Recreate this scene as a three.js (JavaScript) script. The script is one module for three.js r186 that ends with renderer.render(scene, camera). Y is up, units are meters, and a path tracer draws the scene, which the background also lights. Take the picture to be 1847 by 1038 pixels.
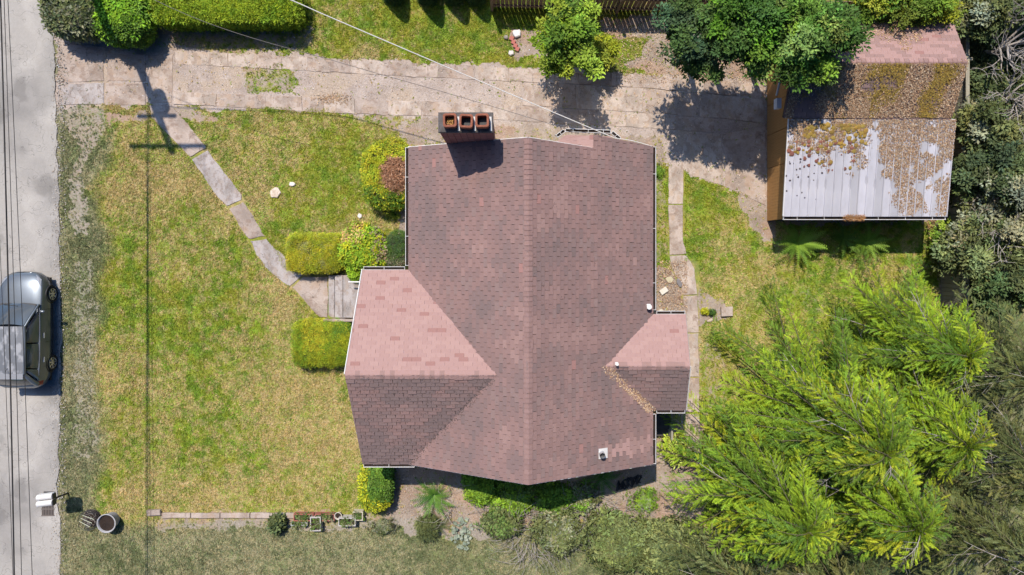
import * as THREE from 'three';
import { Sky } from 'three/addons/objects/Sky.js';
import { mergeGeometries } from 'three/addons/utils/BufferGeometryUtils.js';

// ---------------------------------------------------------------- camera, sky, sun, exposure
const H = 27, F = 1269, NX = 923.5, NY = 450;          // drone height (m), focal length in photo pixels, point straight below the drone
const scene = new THREE.Scene();
const camera = new THREE.PerspectiveCamera(2 * Math.atan(588 / F) * 180 / Math.PI, 1847 / 1176, 0.1, 4000);
camera.position.set(0, H, 0); camera.up.set(0, 0, -1); camera.lookAt(0, 0, 0);
camera.setViewOffset(1847, 1176, 0, 138, 1847, 1038);
const SUN = new THREE.Vector3(-0.21, 1, -0.55).normalize();
const sky = new Sky(); sky.name = 'sky'; sky.scale.setScalar(3000);
Object.assign(sky.userData, { kind: 'structure' });
sky.material.uniforms.sunPosition.value.copy(SUN);
sky.material.uniforms.turbidity.value = 8; sky.material.uniforms.rayleigh.value = 0.7;
sky.material.uniforms.mieCoefficient.value = 0.004;
scene.add(sky);
scene.environmentIntensity = 0.12;
const sun = new THREE.DirectionalLight(0xfff1de, 4.5);
sun.name = 'sun'; sun.position.copy(SUN).multiplyScalar(80); sun.castShadow = true; sun.shadow.radius = 1;
Object.assign(sun.shadow.camera, { left: -30, right: 30, top: 30, bottom: -30, near: 1, far: 160 });
sun.shadow.mapSize.set(4096, 4096); scene.add(sun); scene.add(sun.target);
const renderer = new THREE.WebGLRenderer({ antialias: true });
renderer.toneMapping = THREE.LinearToneMapping; renderer.toneMappingExposure = 1.34;
renderer.shadowMap.enabled = true;

// ---------------------------------------------------------------- helpers
const V3 = (x, y, z) => new THREE.Vector3(x, y, z);
function rng(seed) { let s = seed | 0; return () => { s = (s + 0x6d2b79f5) | 0; let t = Math.imul(s ^ (s >>> 15), 1 | s); t = (t + Math.imul(t ^ (t >>> 7), 61 | t)) ^ t; return ((t ^ (t >>> 14)) >>> 0) / 4294967296; }; }
const S = 1 / 47;
const X = (px, h = 0) => (px - NX) * (H - h) / F, Z = (py, h = 0) => (py - NY) * (H - h) / F;
const P = (px, py, h = 0) => V3(X(px, h), h, Z(py, h));          // point of the place seen at a photo position and a height
const clamp = (x, a = 0, b = 1) => Math.min(b, Math.max(a, x)), lerp = (a, b, t) => a + (b - a) * t, sm = (a, b, x) => { const t = clamp((x - a) / (b - a)); return t * t * (3 - 2 * t); };
const mix3 = (a, b, t) => [lerp(a[0], b[0], t), lerp(a[1], b[1], t), lerp(a[2], b[2], t)];
// value noise, optional period
const HT = new Float32Array(65536); { const r = rng(77); for (let i = 0; i < 65536; i++) HT[i] = r(); }
const hsh = (x, y) => HT[((x * 73856093) ^ (y * 19349663)) & 65535];
function vnoise(x, y, per = 0) {
  let x0 = Math.floor(x), y0 = Math.floor(y); const fx = x - x0, fy = y - y0, u = fx * fx * (3 - 2 * fx), v = fy * fy * (3 - 2 * fy);
  let x1 = x0 + 1, y1 = y0 + 1; if (per) { x0 = ((x0 % per) + per) % per; y0 = ((y0 % per) + per) % per; x1 = ((x1 % per) + per) % per; y1 = ((y1 % per) + per) % per; }
  const a = hsh(x0, y0), b = hsh(x1, y0), c = hsh(x0, y1), d = hsh(x1, y1);
  return a + (b - a) * u + (c - a) * v + (a - b - c + d) * u * v;
}
function fbm(x, y, o = 4, per = 0) { let s = 0, a = 0.5, n = 0; for (let i = 0; i < o; i++) { s += a * vnoise(x + i * 17.3 * (per ? 0 : 1), y + i * 9.1 * (per ? 0 : 1), per); n += a; a *= 0.5; x *= 2; y *= 2; per *= 2; } return s / n; }
const toS = (c) => { c = clamp(c); return 255 * (c <= 0.0031308 ? c * 12.92 : 1.055 * Math.pow(c, 1 / 2.4) - 0.055); };
function tex(w, h, fn, repeat, linear) {
  const d = new Uint8Array(w * h * 4);
  for (let j = 0; j < h; j++) for (let i = 0; i < w; i++) { const c = fn(i / w, j / h, i, j), k = 4 * (j * w + i); if (linear) { d[k] = d[k + 1] = d[k + 2] = 255 * clamp(c); } else { d[k] = toS(c[0]); d[k + 1] = toS(c[1]); d[k + 2] = toS(c[2]); } d[k + 3] = 255; }
  const t = new THREE.DataTexture(d, w, h, THREE.RGBAFormat); t.magFilter = THREE.LinearFilter; t.minFilter = THREE.LinearMipmapLinearFilter; t.generateMipmaps = true;
  t.wrapS = t.wrapT = THREE.RepeatWrapping; if (!linear) t.colorSpace = THREE.SRGBColorSpace; if (repeat) t.repeat.set(repeat, repeat); t.needsUpdate = true; return t;
}
const col = (r, g, b) => new THREE.Color().setRGB(r, g, b);
const std = (c, rough = 0.9, o = {}) => new THREE.MeshStandardMaterial({ color: col(...c), roughness: rough, ...o });
const used = new Map();
function numbered(n) { const k = used.get(n) ?? 0; used.set(n, k + 1); return k ? n + '_' + String(k).padStart(3, '0') : n; }
function tag(o, label, category, group, kind) { if (label) o.userData.label = label; if (category) o.userData.category = category; if (group) o.userData.group = group; if (kind) o.userData.kind = kind; return o; }
function thing(name, label, category, pos = [0, 0, 0], turn = 0, group) { const o = new THREE.Group(); o.name = numbered(name); o.position.set(...pos); o.rotation.y = turn; scene.add(o); return tag(o, label, category, group); }
function mesh(name, geo, mat, parent) { const m = new THREE.Mesh(geo, mat); m.castShadow = m.receiveShadow = true; if (parent) { m.name = name; parent.add(m); } else { m.name = numbered(name); scene.add(m); } return m; }
const merge = (list) => mergeGeometries(list.map((g) => { let q = g.index ? g.toNonIndexed() : g; for (const k of Object.keys(q.attributes)) if (!['position', 'normal', 'uv', 'color'].includes(k)) q.deleteAttribute(k); return q; }), false);
function box(w, h, d, x = 0, y = 0, z = 0, ry = 0) { const g = new THREE.BoxGeometry(w, h, d); if (ry) g.rotateY(ry); g.translate(x, y, z); return g; }
function tube(pts, r0, r1 = r0, seg = 5, n = 0) {      // tapered tube through points
  const cv = pts.length > 2 ? new THREE.CatmullRomCurve3(pts) : new THREE.LineCurve3(pts[0], pts[1]); n = n || Math.max(1, (pts.length - 1) * 2);
  const pos = [], idx = [], uv = [], q = V3(), up = V3();
  for (let i = 0; i <= n; i++) { const t = i / n, c = cv.getPoint(t), T = cv.getTangent(t); up.set(0, 1, 0); if (Math.abs(T.y) > 0.9) up.set(1, 0, 0); const A = V3().crossVectors(T, up).normalize(), B = V3().crossVectors(T, A); const r = lerp(r0, r1, t);
    for (let k = 0; k < seg; k++) { const a = k / seg * Math.PI * 2; q.copy(c).addScaledVector(A, Math.cos(a) * r).addScaledVector(B, Math.sin(a) * r); pos.push(q.x, q.y, q.z); uv.push(k / seg, t * 3); } }
  for (let i = 0; i < n; i++) for (let k = 0; k < seg; k++) { const a = i * seg + k, b = i * seg + (k + 1) % seg, c = a + seg, d = b + seg; idx.push(a, b, c, b, d, c); }
  const g = new THREE.BufferGeometry(); g.setAttribute('position', new THREE.Float32BufferAttribute(pos, 3)); g.setAttribute('uv', new THREE.Float32BufferAttribute(uv, 2)); g.setIndex(idx); g.computeVertexNormals(); return g;
}
function slab(poly, y0, y1, bevel = 0.012) {           // flat piece from ground outline [[x,z]...], rounded edge, uv in metres
  const sh = new THREE.Shape(poly.map(([x, z]) => new THREE.Vector2(x, -z)));
  const g = new THREE.ExtrudeGeometry(sh, { depth: Math.max(0.001, y1 - y0 - bevel), bevelEnabled: bevel > 0, bevelThickness: bevel, bevelSize: bevel, bevelOffset: -bevel, bevelSegments: 1, steps: 1 });
  g.rotateX(-Math.PI / 2); g.translate(0, y0, 0); const p = g.attributes.position, uv = g.attributes.uv; for (let i = 0; i < p.count; i++) uv.setXY(i, p.getX(i), p.getZ(i)); return g;
}
function sheet(poly, y) { const g = new THREE.ShapeGeometry(new THREE.Shape(poly.map(([x, z]) => new THREE.Vector2(x, -z)))); g.rotateX(-Math.PI / 2); g.translate(0, y, 0); const p = g.attributes.position, uv = g.attributes.uv; for (let i = 0; i < p.count; i++) uv.setXY(i, p.getX(i), p.getZ(i)); return g; }
const gp = (list, h = 0) => list.map(([a, b]) => [X(a, h), Z(b, h)]);   // photo outline at ground level -> ground outline
function inPoly(x, z, poly) { let c = false; for (let i = 0, j = poly.length - 1; i < poly.length; j = i++) { const [a, b] = poly[i], [d, e] = poly[j]; if ((b > z) !== (e > z) && x < (d - a) * (z - b) / (e - b) + a) c = !c; } return c; }
function rough(poly, step, amp, seed) {                 // ragged outline
  const out = []; for (let i = 0; i < poly.length; i++) { const [a, b] = poly[i], [c, d] = poly[(i + 1) % poly.length], L = Math.hypot(c - a, d - b), n = Math.max(1, Math.round(L / step)); for (let k = 0; k < n; k++) { const t = k / n, x = lerp(a, c, t), z = lerp(b, d, t), nx = -(d - b) / L, nz = (c - a) / L, e = k ? (fbm(x * 2.3 + seed, z * 2.3, 2) - 0.5) * 2 * amp : 0; out.push([x + nx * e, z + nz * e]); } } return out;
}
function instanced(name, geo, mat, list, parent) {      // list of {m: Matrix4, c: [r,g,b]}
  const im = new THREE.InstancedMesh(geo, mat, list.length); const C = new THREE.Color();
  list.forEach((e, i) => { im.setMatrixAt(i, e.m); im.setColorAt(i, C.setRGB(e.c[0], e.c[1], e.c[2])); });
  im.castShadow = im.receiveShadow = true; im.userData.kind = 'stuff'; if (parent) { im.name = name; parent.add(im); } else { im.name = numbered(name); scene.add(im); } return im;
}
const Q = new THREE.Quaternion(), Q2 = new THREE.Quaternion(), UP = V3(0, 1, 0);
function place(x, y, z, nrm, spin, sx, sy = sx, sz = sx) { Q.setFromUnitVectors(UP, nrm); Q2.setFromAxisAngle(UP, spin); return new THREE.Matrix4().compose(V3(x, y, z), Q.clone().multiply(Q2), V3(sx, sy, sz)); }
function tri(pos, uvs) { const g = new THREE.BufferGeometry(); g.setAttribute('position', new THREE.Float32BufferAttribute(pos, 3)); g.setAttribute('uv', new THREE.Float32BufferAttribute(uvs ?? new Array(pos.length / 3 * 2).fill(0), 2)); g.computeVertexNormals(); return g; }

// ---------------------------------------------------------------- textures and materials
const fineBump = tex(512, 512, (u, v) => 0.5 * fbm(u * 32, v * 32, 3, 32) + 0.5 * fbm(u * 128, v * 128, 2, 128), 0, true);
const at = (t, rx, ry = rx) => { const c = t.clone(); c.repeat.set(rx, ry); c.needsUpdate = true; return c; };
const concreteTex = tex(1024, 1024, (u, v) => {
  const n = fbm(u * 6, v * 6, 5, 6), m = fbm(u * 24 + 3, v * 24, 3, 24), g = hsh((u * 1024) | 0, (v * 1024) | 0), f = fbm(u * 96, v * 96, 2, 96);
  let c = mix3([0.30, 0.275, 0.255], [0.46, 0.43, 0.41], sm(0.25, 0.75, n)); const st = sm(0.52, 0.72, m) * 0.55; c = mix3(c, [0.25, 0.195, 0.16], st); const w = sm(0.56, 0.7, fbm(u * 11 + 40, v * 11, 4, 11)) * 0.6; c = mix3(c, [0.40, 0.33, 0.27], w); const ck = Math.abs(fbm(u * 5 + 9, v * 5, 5, 5) - 0.5) < 0.004 ? 0.55 : 1; c = c.map((q) => q * ck); const k = 0.8 + 0.22 * f + 0.18 * g; return c.map((x) => x * k); });
const dirtTex = tex(1024, 1024, (u, v) => {
  const n = fbm(u * 5, v * 5, 5, 5), m = fbm(u * 20, v * 20, 3, 20), f = fbm(u * 128, v * 128, 2, 128), g = hsh((u * 1024) | 0, (v * 1024) | 0);
  let c = mix3([0.25, 0.195, 0.165], [0.43, 0.365, 0.33], sm(0.3, 0.7, n)); c = mix3(c, [0.40, 0.29, 0.20], sm(0.55, 0.75, m) * 0.5); const k = 0.66 + 0.4 * f + 0.28 * g; return c.map((x) => x * k); });
const asphaltTex = tex(1024, 1024, (u, v) => {
  const n = fbm(u * 4, v * 4, 5, 4), s = fbm(u * 3 + 0.5, v * 24, 3, 24), f = fbm(u * 160, v * 160, 2, 160), g = hsh((u * 1024) | 0, (v * 1024) | 0), cr = fbm(u * 14, v * 14, 4, 14);
  let c = mix3([0.27, 0.265, 0.26], [0.40, 0.39, 0.375], sm(0.3, 0.7, n)); const k = 0.86 + 0.12 * f + 0.14 * g; const line = Math.abs(cr - 0.5) < 0.0045 ? 0.62 : 1, oil = 1 - 0.22 * sm(0.6, 0.74, fbm(u * 9 + 70, v * 9, 4, 9)), pale = 1 + 0.16 * sm(0.6, 0.66, fbm(u * 3 + 20, v * 3 + 8, 3, 3)); return c.map((x) => x * k * line * oil * pale); });
const grainTex = tex(256, 256, (u, v) => { const g = hsh((u * 256) | 0, (v * 256) | 0), f = fbm(u * 24, v * 24, 3, 24); const k = 0.72 + 0.3 * g + 0.22 * f; return [k, k, k]; });
const woodTex = tex(512, 512, (u, v) => { const n = fbm(u * 40, v * 4, 4, 4), g = fbm(u * 128, v * 16, 2, 16); const k = 0.55 + 0.45 * n + 0.25 * g; return [k, k * 0.98, k * 0.95]; });
const M = {
  concrete: std([0.90, 0.80, 0.725], 0.92, { map: at(concreteTex, 0.31), bumpMap: at(fineBump, 0.9), bumpScale: 0.006 }),
  concreteB: std([0.83, 0.74, 0.68], 0.92, { map: at(concreteTex, 0.23, 0.27), bumpMap: at(fineBump, 0.8), bumpScale: 0.006 }),
  concreteC: std([0.98, 0.89, 0.81], 0.92, { map: at(concreteTex, 0.37, 0.29), bumpMap: at(fineBump, 0.8), bumpScale: 0.006 }),
  concreteG: std([0.80, 0.785, 0.80], 0.92, { map: at(concreteTex, 0.43, 0.35), bumpMap: at(fineBump, 0.8), bumpScale: 0.006 }),
  dirt: std([1, 1, 1], 0.97, { map: at(dirtTex, 0.21), bumpMap: at(fineBump, 0.6), bumpScale: 0.02 }),
  asphalt: std([0.80, 0.785, 0.765], 0.93, { map: at(asphaltTex, 0.13), bumpMap: at(fineBump, 1.1), bumpScale: 0.006 }),
  white: std([0.56, 0.555, 0.55], 0.5), whiteDirty: std([0.6, 0.6, 0.6], 0.7), black: std([0.015, 0.015, 0.017], 0.6), darkMetal: std([0.05, 0.05, 0.055], 0.5, { metalness: 0.4 }),
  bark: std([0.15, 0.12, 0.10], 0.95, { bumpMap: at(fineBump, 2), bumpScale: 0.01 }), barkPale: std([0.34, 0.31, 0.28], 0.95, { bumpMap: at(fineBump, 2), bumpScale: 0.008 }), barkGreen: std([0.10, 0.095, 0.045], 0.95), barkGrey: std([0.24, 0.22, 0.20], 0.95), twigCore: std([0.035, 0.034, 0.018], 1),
  leaf: new THREE.MeshPhysicalMaterial({ color: 0xffffff, roughness: 0.62, transmission: 0.12, thickness: 0, specularIntensity: 0.35, side: THREE.DoubleSide }),
  leafMatte: new THREE.MeshStandardMaterial({ color: 0xffffff, roughness: 0.95, side: THREE.DoubleSide }),
  soil: std([0.085, 0.062, 0.05], 1, { map: at(dirtTex, 0.6), bumpMap: at(fineBump, 1.5), bumpScale: 0.03 }),
  stone: std([0.75, 0.73, 0.72], 0.95, { map: at(concreteTex, 0.8), bumpMap: at(fineBump, 2), bumpScale: 0.01 }),
  wood: std([0.26, 0.21, 0.16], 0.92, { map: at(woodTex, 0.5) }), woodGrey: std([0.30, 0.29, 0.25], 0.95, { map: at(woodTex, 0.5) }),
};
// ---------------------------------------------------------------- ground, street, lawns
const HOUSE_FOOT = [[-3.05, -3.1], [4.4, -3.1], [4.4, 7.0], [-3.05, 7.0]];
const WORLD = { x0: -21, x1: 21, z0: -11, z1: 14 };
const MW = 1050, MH = 625;
// what grows or lies where, as outlines on the ground: r = bare earth, g = worn driveway fill, b = dull (street-side and neighbouring) turf
const cv = document.createElement('canvas'); cv.width = MW; cv.height = MH; const cx = cv.getContext('2d');
cx.fillStyle = '#000'; cx.fillRect(0, 0, MW, MH);
const mk = (list, style) => { cx.fillStyle = style; cx.beginPath(); gp(list).forEach(([x, z], i) => { const a = (x - WORLD.x0) * 25, b = (z - WORLD.z0) * 25; i ? cx.lineTo(a, b) : cx.moveTo(a, b); }); cx.closePath(); cx.fill(); };
cx.globalCompositeOperation = 'lighter';
mk([[-200, -200], [186, -200], [186, 1300], [-200, 1300]], '#0000ff'); mk([[186, 938], [2000, 938], [2000, 1300], [186, 1300]], '#0000ff'); mk([[1735, -200], [2000, -200], [2000, 938], [1735, 938]], '#0000ff');
mk([[100, 66], [190, 70], [190, 192], [100, 196]], '#00ff00');
mk([[186, 92], [310, 90], [560, 102], [920, 122], [1200, 138], [1390, 150], [1390, 378], [1335, 352], [1245, 316], [1205, 300], [1195, 250], [1000, 236], [800, 214], [640, 206], [450, 196], [186, 192]], '#00ff00');
cx.globalCompositeOperation = 'source-over';
mk([[440, 125], [525, 120], [535, 150], [520, 168], [446, 170]], '#700000');   // weeds in the driveway
cx.globalCompositeOperation = 'lighter';
mk([[190, 20], [318, 18], [322, 92], [190, 100]], '#c00000'); mk([[322, 46], [560, 56], [562, 100], [322, 92]], '#700000');
mk([[918, 52], [985, 62], [990, 106], [930, 108], [915, 88]], '#e00000');
mk([[1080, 30], [1390, 40], [1390, 152], [1200, 138], [1130, 120], [1175, 70], [1080, 66]], '#b00000'); mk([[1090, 70], [1170, 78], [1150, 120], [1100, 112]], '#400000');
mk([[800, 210], [1000, 232], [1195, 250], [1205, 300], [1180, 300], [1180, 270], [1010, 262], [740, 262], [700, 225]], '#a00000');
mk([[640, 205], [800, 212], [790, 245], [690, 235]], '#700000'); mk([[1178, 470], [1212, 488], [1235, 522], [1235, 568], [1178, 568]], '#d00000'); mk([[1178, 300], [1206, 300], [1206, 470], [1178, 470]], '#600000');
mk([[1255, 520], [1300, 535], [1330, 575], [1262, 590]], '#900000'); mk([[1330, 355], [1400, 375], [1405, 440], [1380, 445], [1350, 395]], '#b00000');
mk([[1258, 600], [1310, 640], [1320, 760], [1262, 850]], '#600000'); mk([[1420, 500], [1480, 510], [1500, 570], [1430, 600]], '#500000'); mk([[1330, 620], [1420, 560], [1440, 640], [1340, 720]], '#480000');
mk([[690, 830], [1220, 830], [1270, 760], [1270, 940], [690, 940]], '#d00000'); mk([[1130, 880], [1200, 860], [1205, 940], [1130, 940]], '#000000');
mk([[730, 250], [745, 250], [745, 480], [700, 470], [720, 400]], '#c00000'); mk([[285, 925], [720, 925], [720, 958], [285, 958]], '#700000'); mk([[720, 938], [1010, 938], [900, 975], [740, 965]], '#900000');
mk([[315, 192], [400, 208], [395, 222], [320, 212]], '#900000'); mk([[190, 204], [262, 208], [262, 222], [190, 226]], '#900000'); mk([[100, 195], [190, 195], [188, 232], [150, 300], [160, 420], [130, 420], [122, 330], [140, 260], [108, 215]], '#700000');
mk([[132, 470], [172, 470], [176, 820], [134, 830]], '#500000'); mk([[72, 905], [112, 905], [112, 945], [70, 940]], '#600000');
mk([[1385, 25], [1740, 25], [1740, 405], [1385, 405]], '#a00000'); mk([[1685, 400], [1740, 400], [1740, 560], [1700, 560]], '#700000'); mk([[486, 340], [508, 336], [506, 358], [488, 360]], '#400000');
const MASK = cx.getImageData(0, 0, MW, MH).data;
const OX0 = X(186), OX1 = X(1738), OZ1 = Z(940);
function outside(x, z) { const d = Math.max(OX0 - x, x - OX1, z - OZ1) + (fbm(x * 0.9 + 3, z * 0.9, 3) - 0.5) * 1.5; return sm(-0.35, 0.6, d); }
function ground(x, z) {          // {dirt, drive, dull, dry, fine} at a point of the ground; outlines are ragged by noise
  const wx = x + (fbm(x * 1.7, z * 1.7, 3) - 0.5) * 0.55 + (fbm(x * 9, z * 9 + 40, 2) - 0.5) * 0.22, wz = z + (fbm(x * 1.7 + 50, z * 1.7, 3) - 0.5) * 0.55 + (fbm(x * 9 + 20, z * 9, 2) - 0.5) * 0.22;
  const i = clamp(Math.round((wx - WORLD.x0) * 25), 0, MW - 1), j = clamp(Math.round((wz - WORLD.z0) * 25), 0, MH - 1), k = 4 * (j * MW + i);
  const dryBase = sm(0.34, 0.68, fbm(x * 0.42 + 7, z * 0.42 + 3, 4)), blot = sm(0.3, 0.72, fbm(x * 4.2 + 31, z * 4.2, 4));
  const dry = clamp(0.42 * dryBase + 0.5 * blot - 0.27 + 0.3 * sm(0.4, 0.6, fbm(x * 0.25 + 1, z * 0.25 + 5, 3) + 0.14 * sm(1, 8, z)) * (x < -5 ? 1 : 0) - (z < -7 ? 0.25 : 0));
  const e = fbm(x * 6, z * 6 + 9, 3);
  const e2 = fbm(x * 17 + 3, z * 17, 2); return { dirt: clamp(MASK[k] / 255 * (0.35 + 0.9 * e + 0.55 * e2)), drive: MASK[k + 1] / 255, dull: outside(x, z), dry };
}
function turf(x, z, q) {         // colour of turf
  const f = fbm(x * 11, z * 11, 3), c = fbm(x * 4.3 + 9, z * 4.3, 3), gold = sm(0.45, 0.7, fbm(x * 1.1 + 90, z * 1.1 + 13, 3));
  let a = mix3([0.12, 0.195, 0.018], [0.225, 0.255, 0.024], sm(0.35, 0.65, c)); a = mix3(a, [0.285, 0.25, 0.032], gold * 0.75); let b = mix3([0.40, 0.31, 0.125], [0.45, 0.34, 0.18], f);
  let t = mix3(a, b, clamp(q.dry * 1.1 * (0.5 + f)));
  if (q.dull) { const l = 0.3 * t[0] + 0.6 * t[1] + 0.1 * t[2]; t = mix3(t, [l * 0.95, l * 1.0, l * 0.68], 0.6 * q.dull).map((v) => v * lerp(1, 0.78, q.dull)); }
  return t;
}
const yardTex = (() => {
  const W = 2048, HH = 1219, d = new Uint8Array(W * HH * 4);
  for (let j = 0; j < HH; j++) for (let i = 0; i < W; i++) {
    const x = WORLD.x0 + (i + 0.5) / W * 42, z = WORLD.z0 + (j + 0.5) / HH * 25, q = ground(x, z), g = hsh(i, j), f = fbm(x * 24, z * 24, 2);
    let t = turf(x, z, q); t = mix3(t, [0.2, 0.15, 0.08], 0.22 * sm(0.4, 0.7, f));
    const n = fbm(x * 2.6, z * 2.6 + 5, 4); const red = sm(0.5, 0.7, fbm(x * 1.2 + 60, z * 1.2, 2));
    let e = mix3([0.215, 0.165, 0.13], [0.40, 0.335, 0.28], n); e = mix3(e, [0.36, 0.225, 0.15], red * 0.5);
    let dv = mix3([0.29, 0.235, 0.205], [0.47, 0.40, 0.355], n); dv = mix3(dv, [0.42, 0.33, 0.235], red * 0.45);
    t = mix3(t, dv, sm(0.35, 0.6, q.drive)); t = mix3(t, e, sm(0.32, 0.62, q.dirt));
    if (q.dull > 0.5 && q.dirt > 0.3) t = mix3(t, [0.3, 0.28, 0.24], 0.5);
    const s = 0.72 + 0.3 * f + 0.26 * g, k = 4 * ((HH - 1 - j) * W + i); d[k] = toS(t[0] * s); d[k + 1] = toS(t[1] * s); d[k + 2] = toS(t[2] * s); d[k + 3] = 255;
  }
  const t = new THREE.DataTexture(d, W, HH, THREE.RGBAFormat); t.magFilter = THREE.LinearFilter; t.minFilter = THREE.LinearMipmapLinearFilter; t.generateMipmaps = true; t.colorSpace = THREE.SRGBColorSpace; t.needsUpdate = true; return t;
})();
{ // far ground to the horizon, then the plot itself
  const far = new THREE.PlaneGeometry(1600, 1600); far.rotateX(-Math.PI / 2); far.translate(0, -0.03, 0); const m = mesh('ground', far, std([0.17, 0.17, 0.06], 1, { bumpMap: at(fineBump, 400), bumpScale: 0.02 })); m.userData.kind = 'structure';
  const g = new THREE.PlaneGeometry(42, 25, 336, 200); g.rotateX(-Math.PI / 2); g.translate(0, 0, 1.5);
  const p = g.attributes.position; for (let i = 0; i < p.count; i++) { const x = p.getX(i), z = p.getZ(i); if (x > -20.9 && x < 20.9 && z > -10.9 && z < 13.9) p.setY(i, (fbm(x * 2.1, z * 2.1, 3) - 0.5) * 0.045 - 0.006); }
  g.computeVertexNormals();
  const y = mesh('lawn_ground', g, new THREE.MeshStandardMaterial({ map: yardTex, roughness: 0.97, bumpMap: at(fineBump, 30, 18), bumpScale: 0.03 })); y.userData.kind = 'structure';
}
{ // street with a ragged broken edge
  const edge = gp([[99, -120], [96, 60], [101, 180], [103, 300], [108, 480], [110, 640], [106, 780], [104, 905], [108, 960], [105, 1250]]), line = [];
  for (let i = 0; i < edge.length - 1; i++) for (let k = 0; k < 12; k++) { const z = lerp(edge[i][1], edge[i + 1][1], k / 12); line.push([lerp(edge[i][0], edge[i + 1][0], k / 12) + (fbm(z * 3, 4, 3) - 0.5) * 0.22, z]); }
  mesh('street', slab([[-60, -60], [line[0][0], -60], ...line, [line[line.length - 1][0], 60], [-60, 60]], -0.02, 0.035, 0.01), M.asphalt).userData.kind = 'structure';
}
// ---------------------------------------------------------------- driveway, paths, pads: every slab its own piece
const slabMats = [M.concrete, M.concrete, M.concreteC, M.concreteB];
function cracked(poly, seed, amp = 0.02) { return rough(poly, 0.12, amp * 1.7, seed); }
function paved(name) { const g = new THREE.Group(); g.name = numbered(name); g.userData.kind = 'structure'; scene.add(g); return g; }
function strip(parent, top, bot, cuts, y = 0.03, r = rng(5), gap = 0.006, mats = slabMats) {   // slabs between two polylines, cut at photo x positions
  const L = (line, x) => { for (let i = 0; i < line.length - 1; i++) if (x <= line[i + 1][0] || i === line.length - 2) { const t = (x - line[i][0]) / (line[i + 1][0] - line[i][0]); return lerp(line[i][1], line[i + 1][1], t); } };
  for (let i = 0; i < cuts.length - 1; i++) {
    const a = cuts[i], b = cuts[i + 1], sk = (r() - 0.5) * 5, sk2 = (r() - 0.5) * 4; const g = gap / S / 2;
    const poly = gp([[a + g, L(top, a)], [(a + b) / 2, L(top, (a + b) / 2)], [b - g + sk2, L(top, b)], [b - g, L(bot, b)], [(a + b) / 2, L(bot, (a + b) / 2)], [a + g + sk, L(bot, a)]]);
    const m = mesh('concrete_slab', slab(cracked(poly, i * 7.7 + y * 100, 0.02), -0.03, y + (r() - 0.5) * 0.008, 0.008), mats[(r() * mats.length) | 0], parent); m.rotation.z = (r() - 0.5) * 0.002;
  }
}
{ const d = paved('driveway'), r = rng(11);
  const t0 = [[316, 92], [430, 97], [560, 103], [700, 112], [920, 122], [1060, 129], [1180, 135], [1382, 152]], t1 = [[316, 116], [430, 121], [560, 128], [700, 136], [920, 147], [1060, 152], [1180, 160], [1382, 178]];
  strip(d, t0, t1, [316, 372, 412, 462, 508, 556, 596, 632, 690, 734, 772, 790, 857, 918, 985, 1045, 1104, 1160, 1215, 1270, 1330, 1380], 0.012, r);
  const b0 = [[312, 166], [460, 172], [700, 181], [850, 186], [960, 192], [1100, 200], [1290, 214]], b1 = [[312, 188], [460, 196], [640, 206], [800, 210], [960, 220], [1120, 228], [1290, 240]];
  strip(d, b0, b1, [312, 390, 440, 478, 494, 545, 583, 640, 700, 760, 812, 870, 930, 995, 1062, 1130, 1200, 1288], 0.013, r);
  const m0 = [[940, 149], [1060, 154], [1180, 162], [1382, 180]], m1 = [[940, 190], [1100, 199], [1290, 213], [1382, 222]];
  strip(d, m0, m1, [944, 1040, 1160, 1262, 1380], 0.009, r, 0.006, [M.concrete, M.concreteC]);
  const ap = (l, y, m) => mesh('concrete_slab', slab(cracked(gp(l), l[0][0], 0.02), -0.03, y, 0.012), m, d);
  ap([[1236, 242], [1300, 242], [1306, 336], [1240, 314], [1226, 300]], 0.01, M.concreteC); ap([[1303, 243], [1381, 226], [1382, 372], [1310, 338]], 0.01, M.concreteB);
  ap([[190, 150], [262, 150], [262, 190], [190, 190]], 0.01, M.concreteB); ap([[266, 100], [312, 98], [309, 186], [268, 187]], 0.01, M.concrete); ap([[192, 98], [262, 98], [262, 147], [192, 147]], 0.01, M.concreteB);
  ap([[104, 78], [186, 84], [187, 146], [103, 150]], 0.01, M.concreteB); ap([[103, 153], [187, 149], [187, 188], [104, 190]], 0.01, M.concreteG);
}
{ const f = paved('front_path'); let k = 0;
  for (const l of [[[268, 190], [309, 189], [322, 206], [348, 236], [372, 266], [343, 283], [318, 258], [292, 232], [272, 212]], [[346, 288], [375, 271], [408, 316], [436, 352], [435, 361], [409, 372], [394, 358], [372, 326]], [[413, 377], [438, 365], [459, 395], [478, 427], [449, 431], [430, 406]], [[451, 435], [480, 431], [497, 450], [514, 463], [516, 488], [546, 490], [545, 496], [523, 516], [500, 502], [478, 482], [462, 460]], [[527, 519], [548, 499], [591, 499], [591, 573], [577, 572], [552, 546]]])
    mesh('concrete_slab', slab(cracked(gp(l), 3.1 * ++k, 0.03), -0.03, 0.018 + 0.004 * (k % 3), 0.012), [M.concreteG, M.concreteB][k % 2], f);
}
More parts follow.
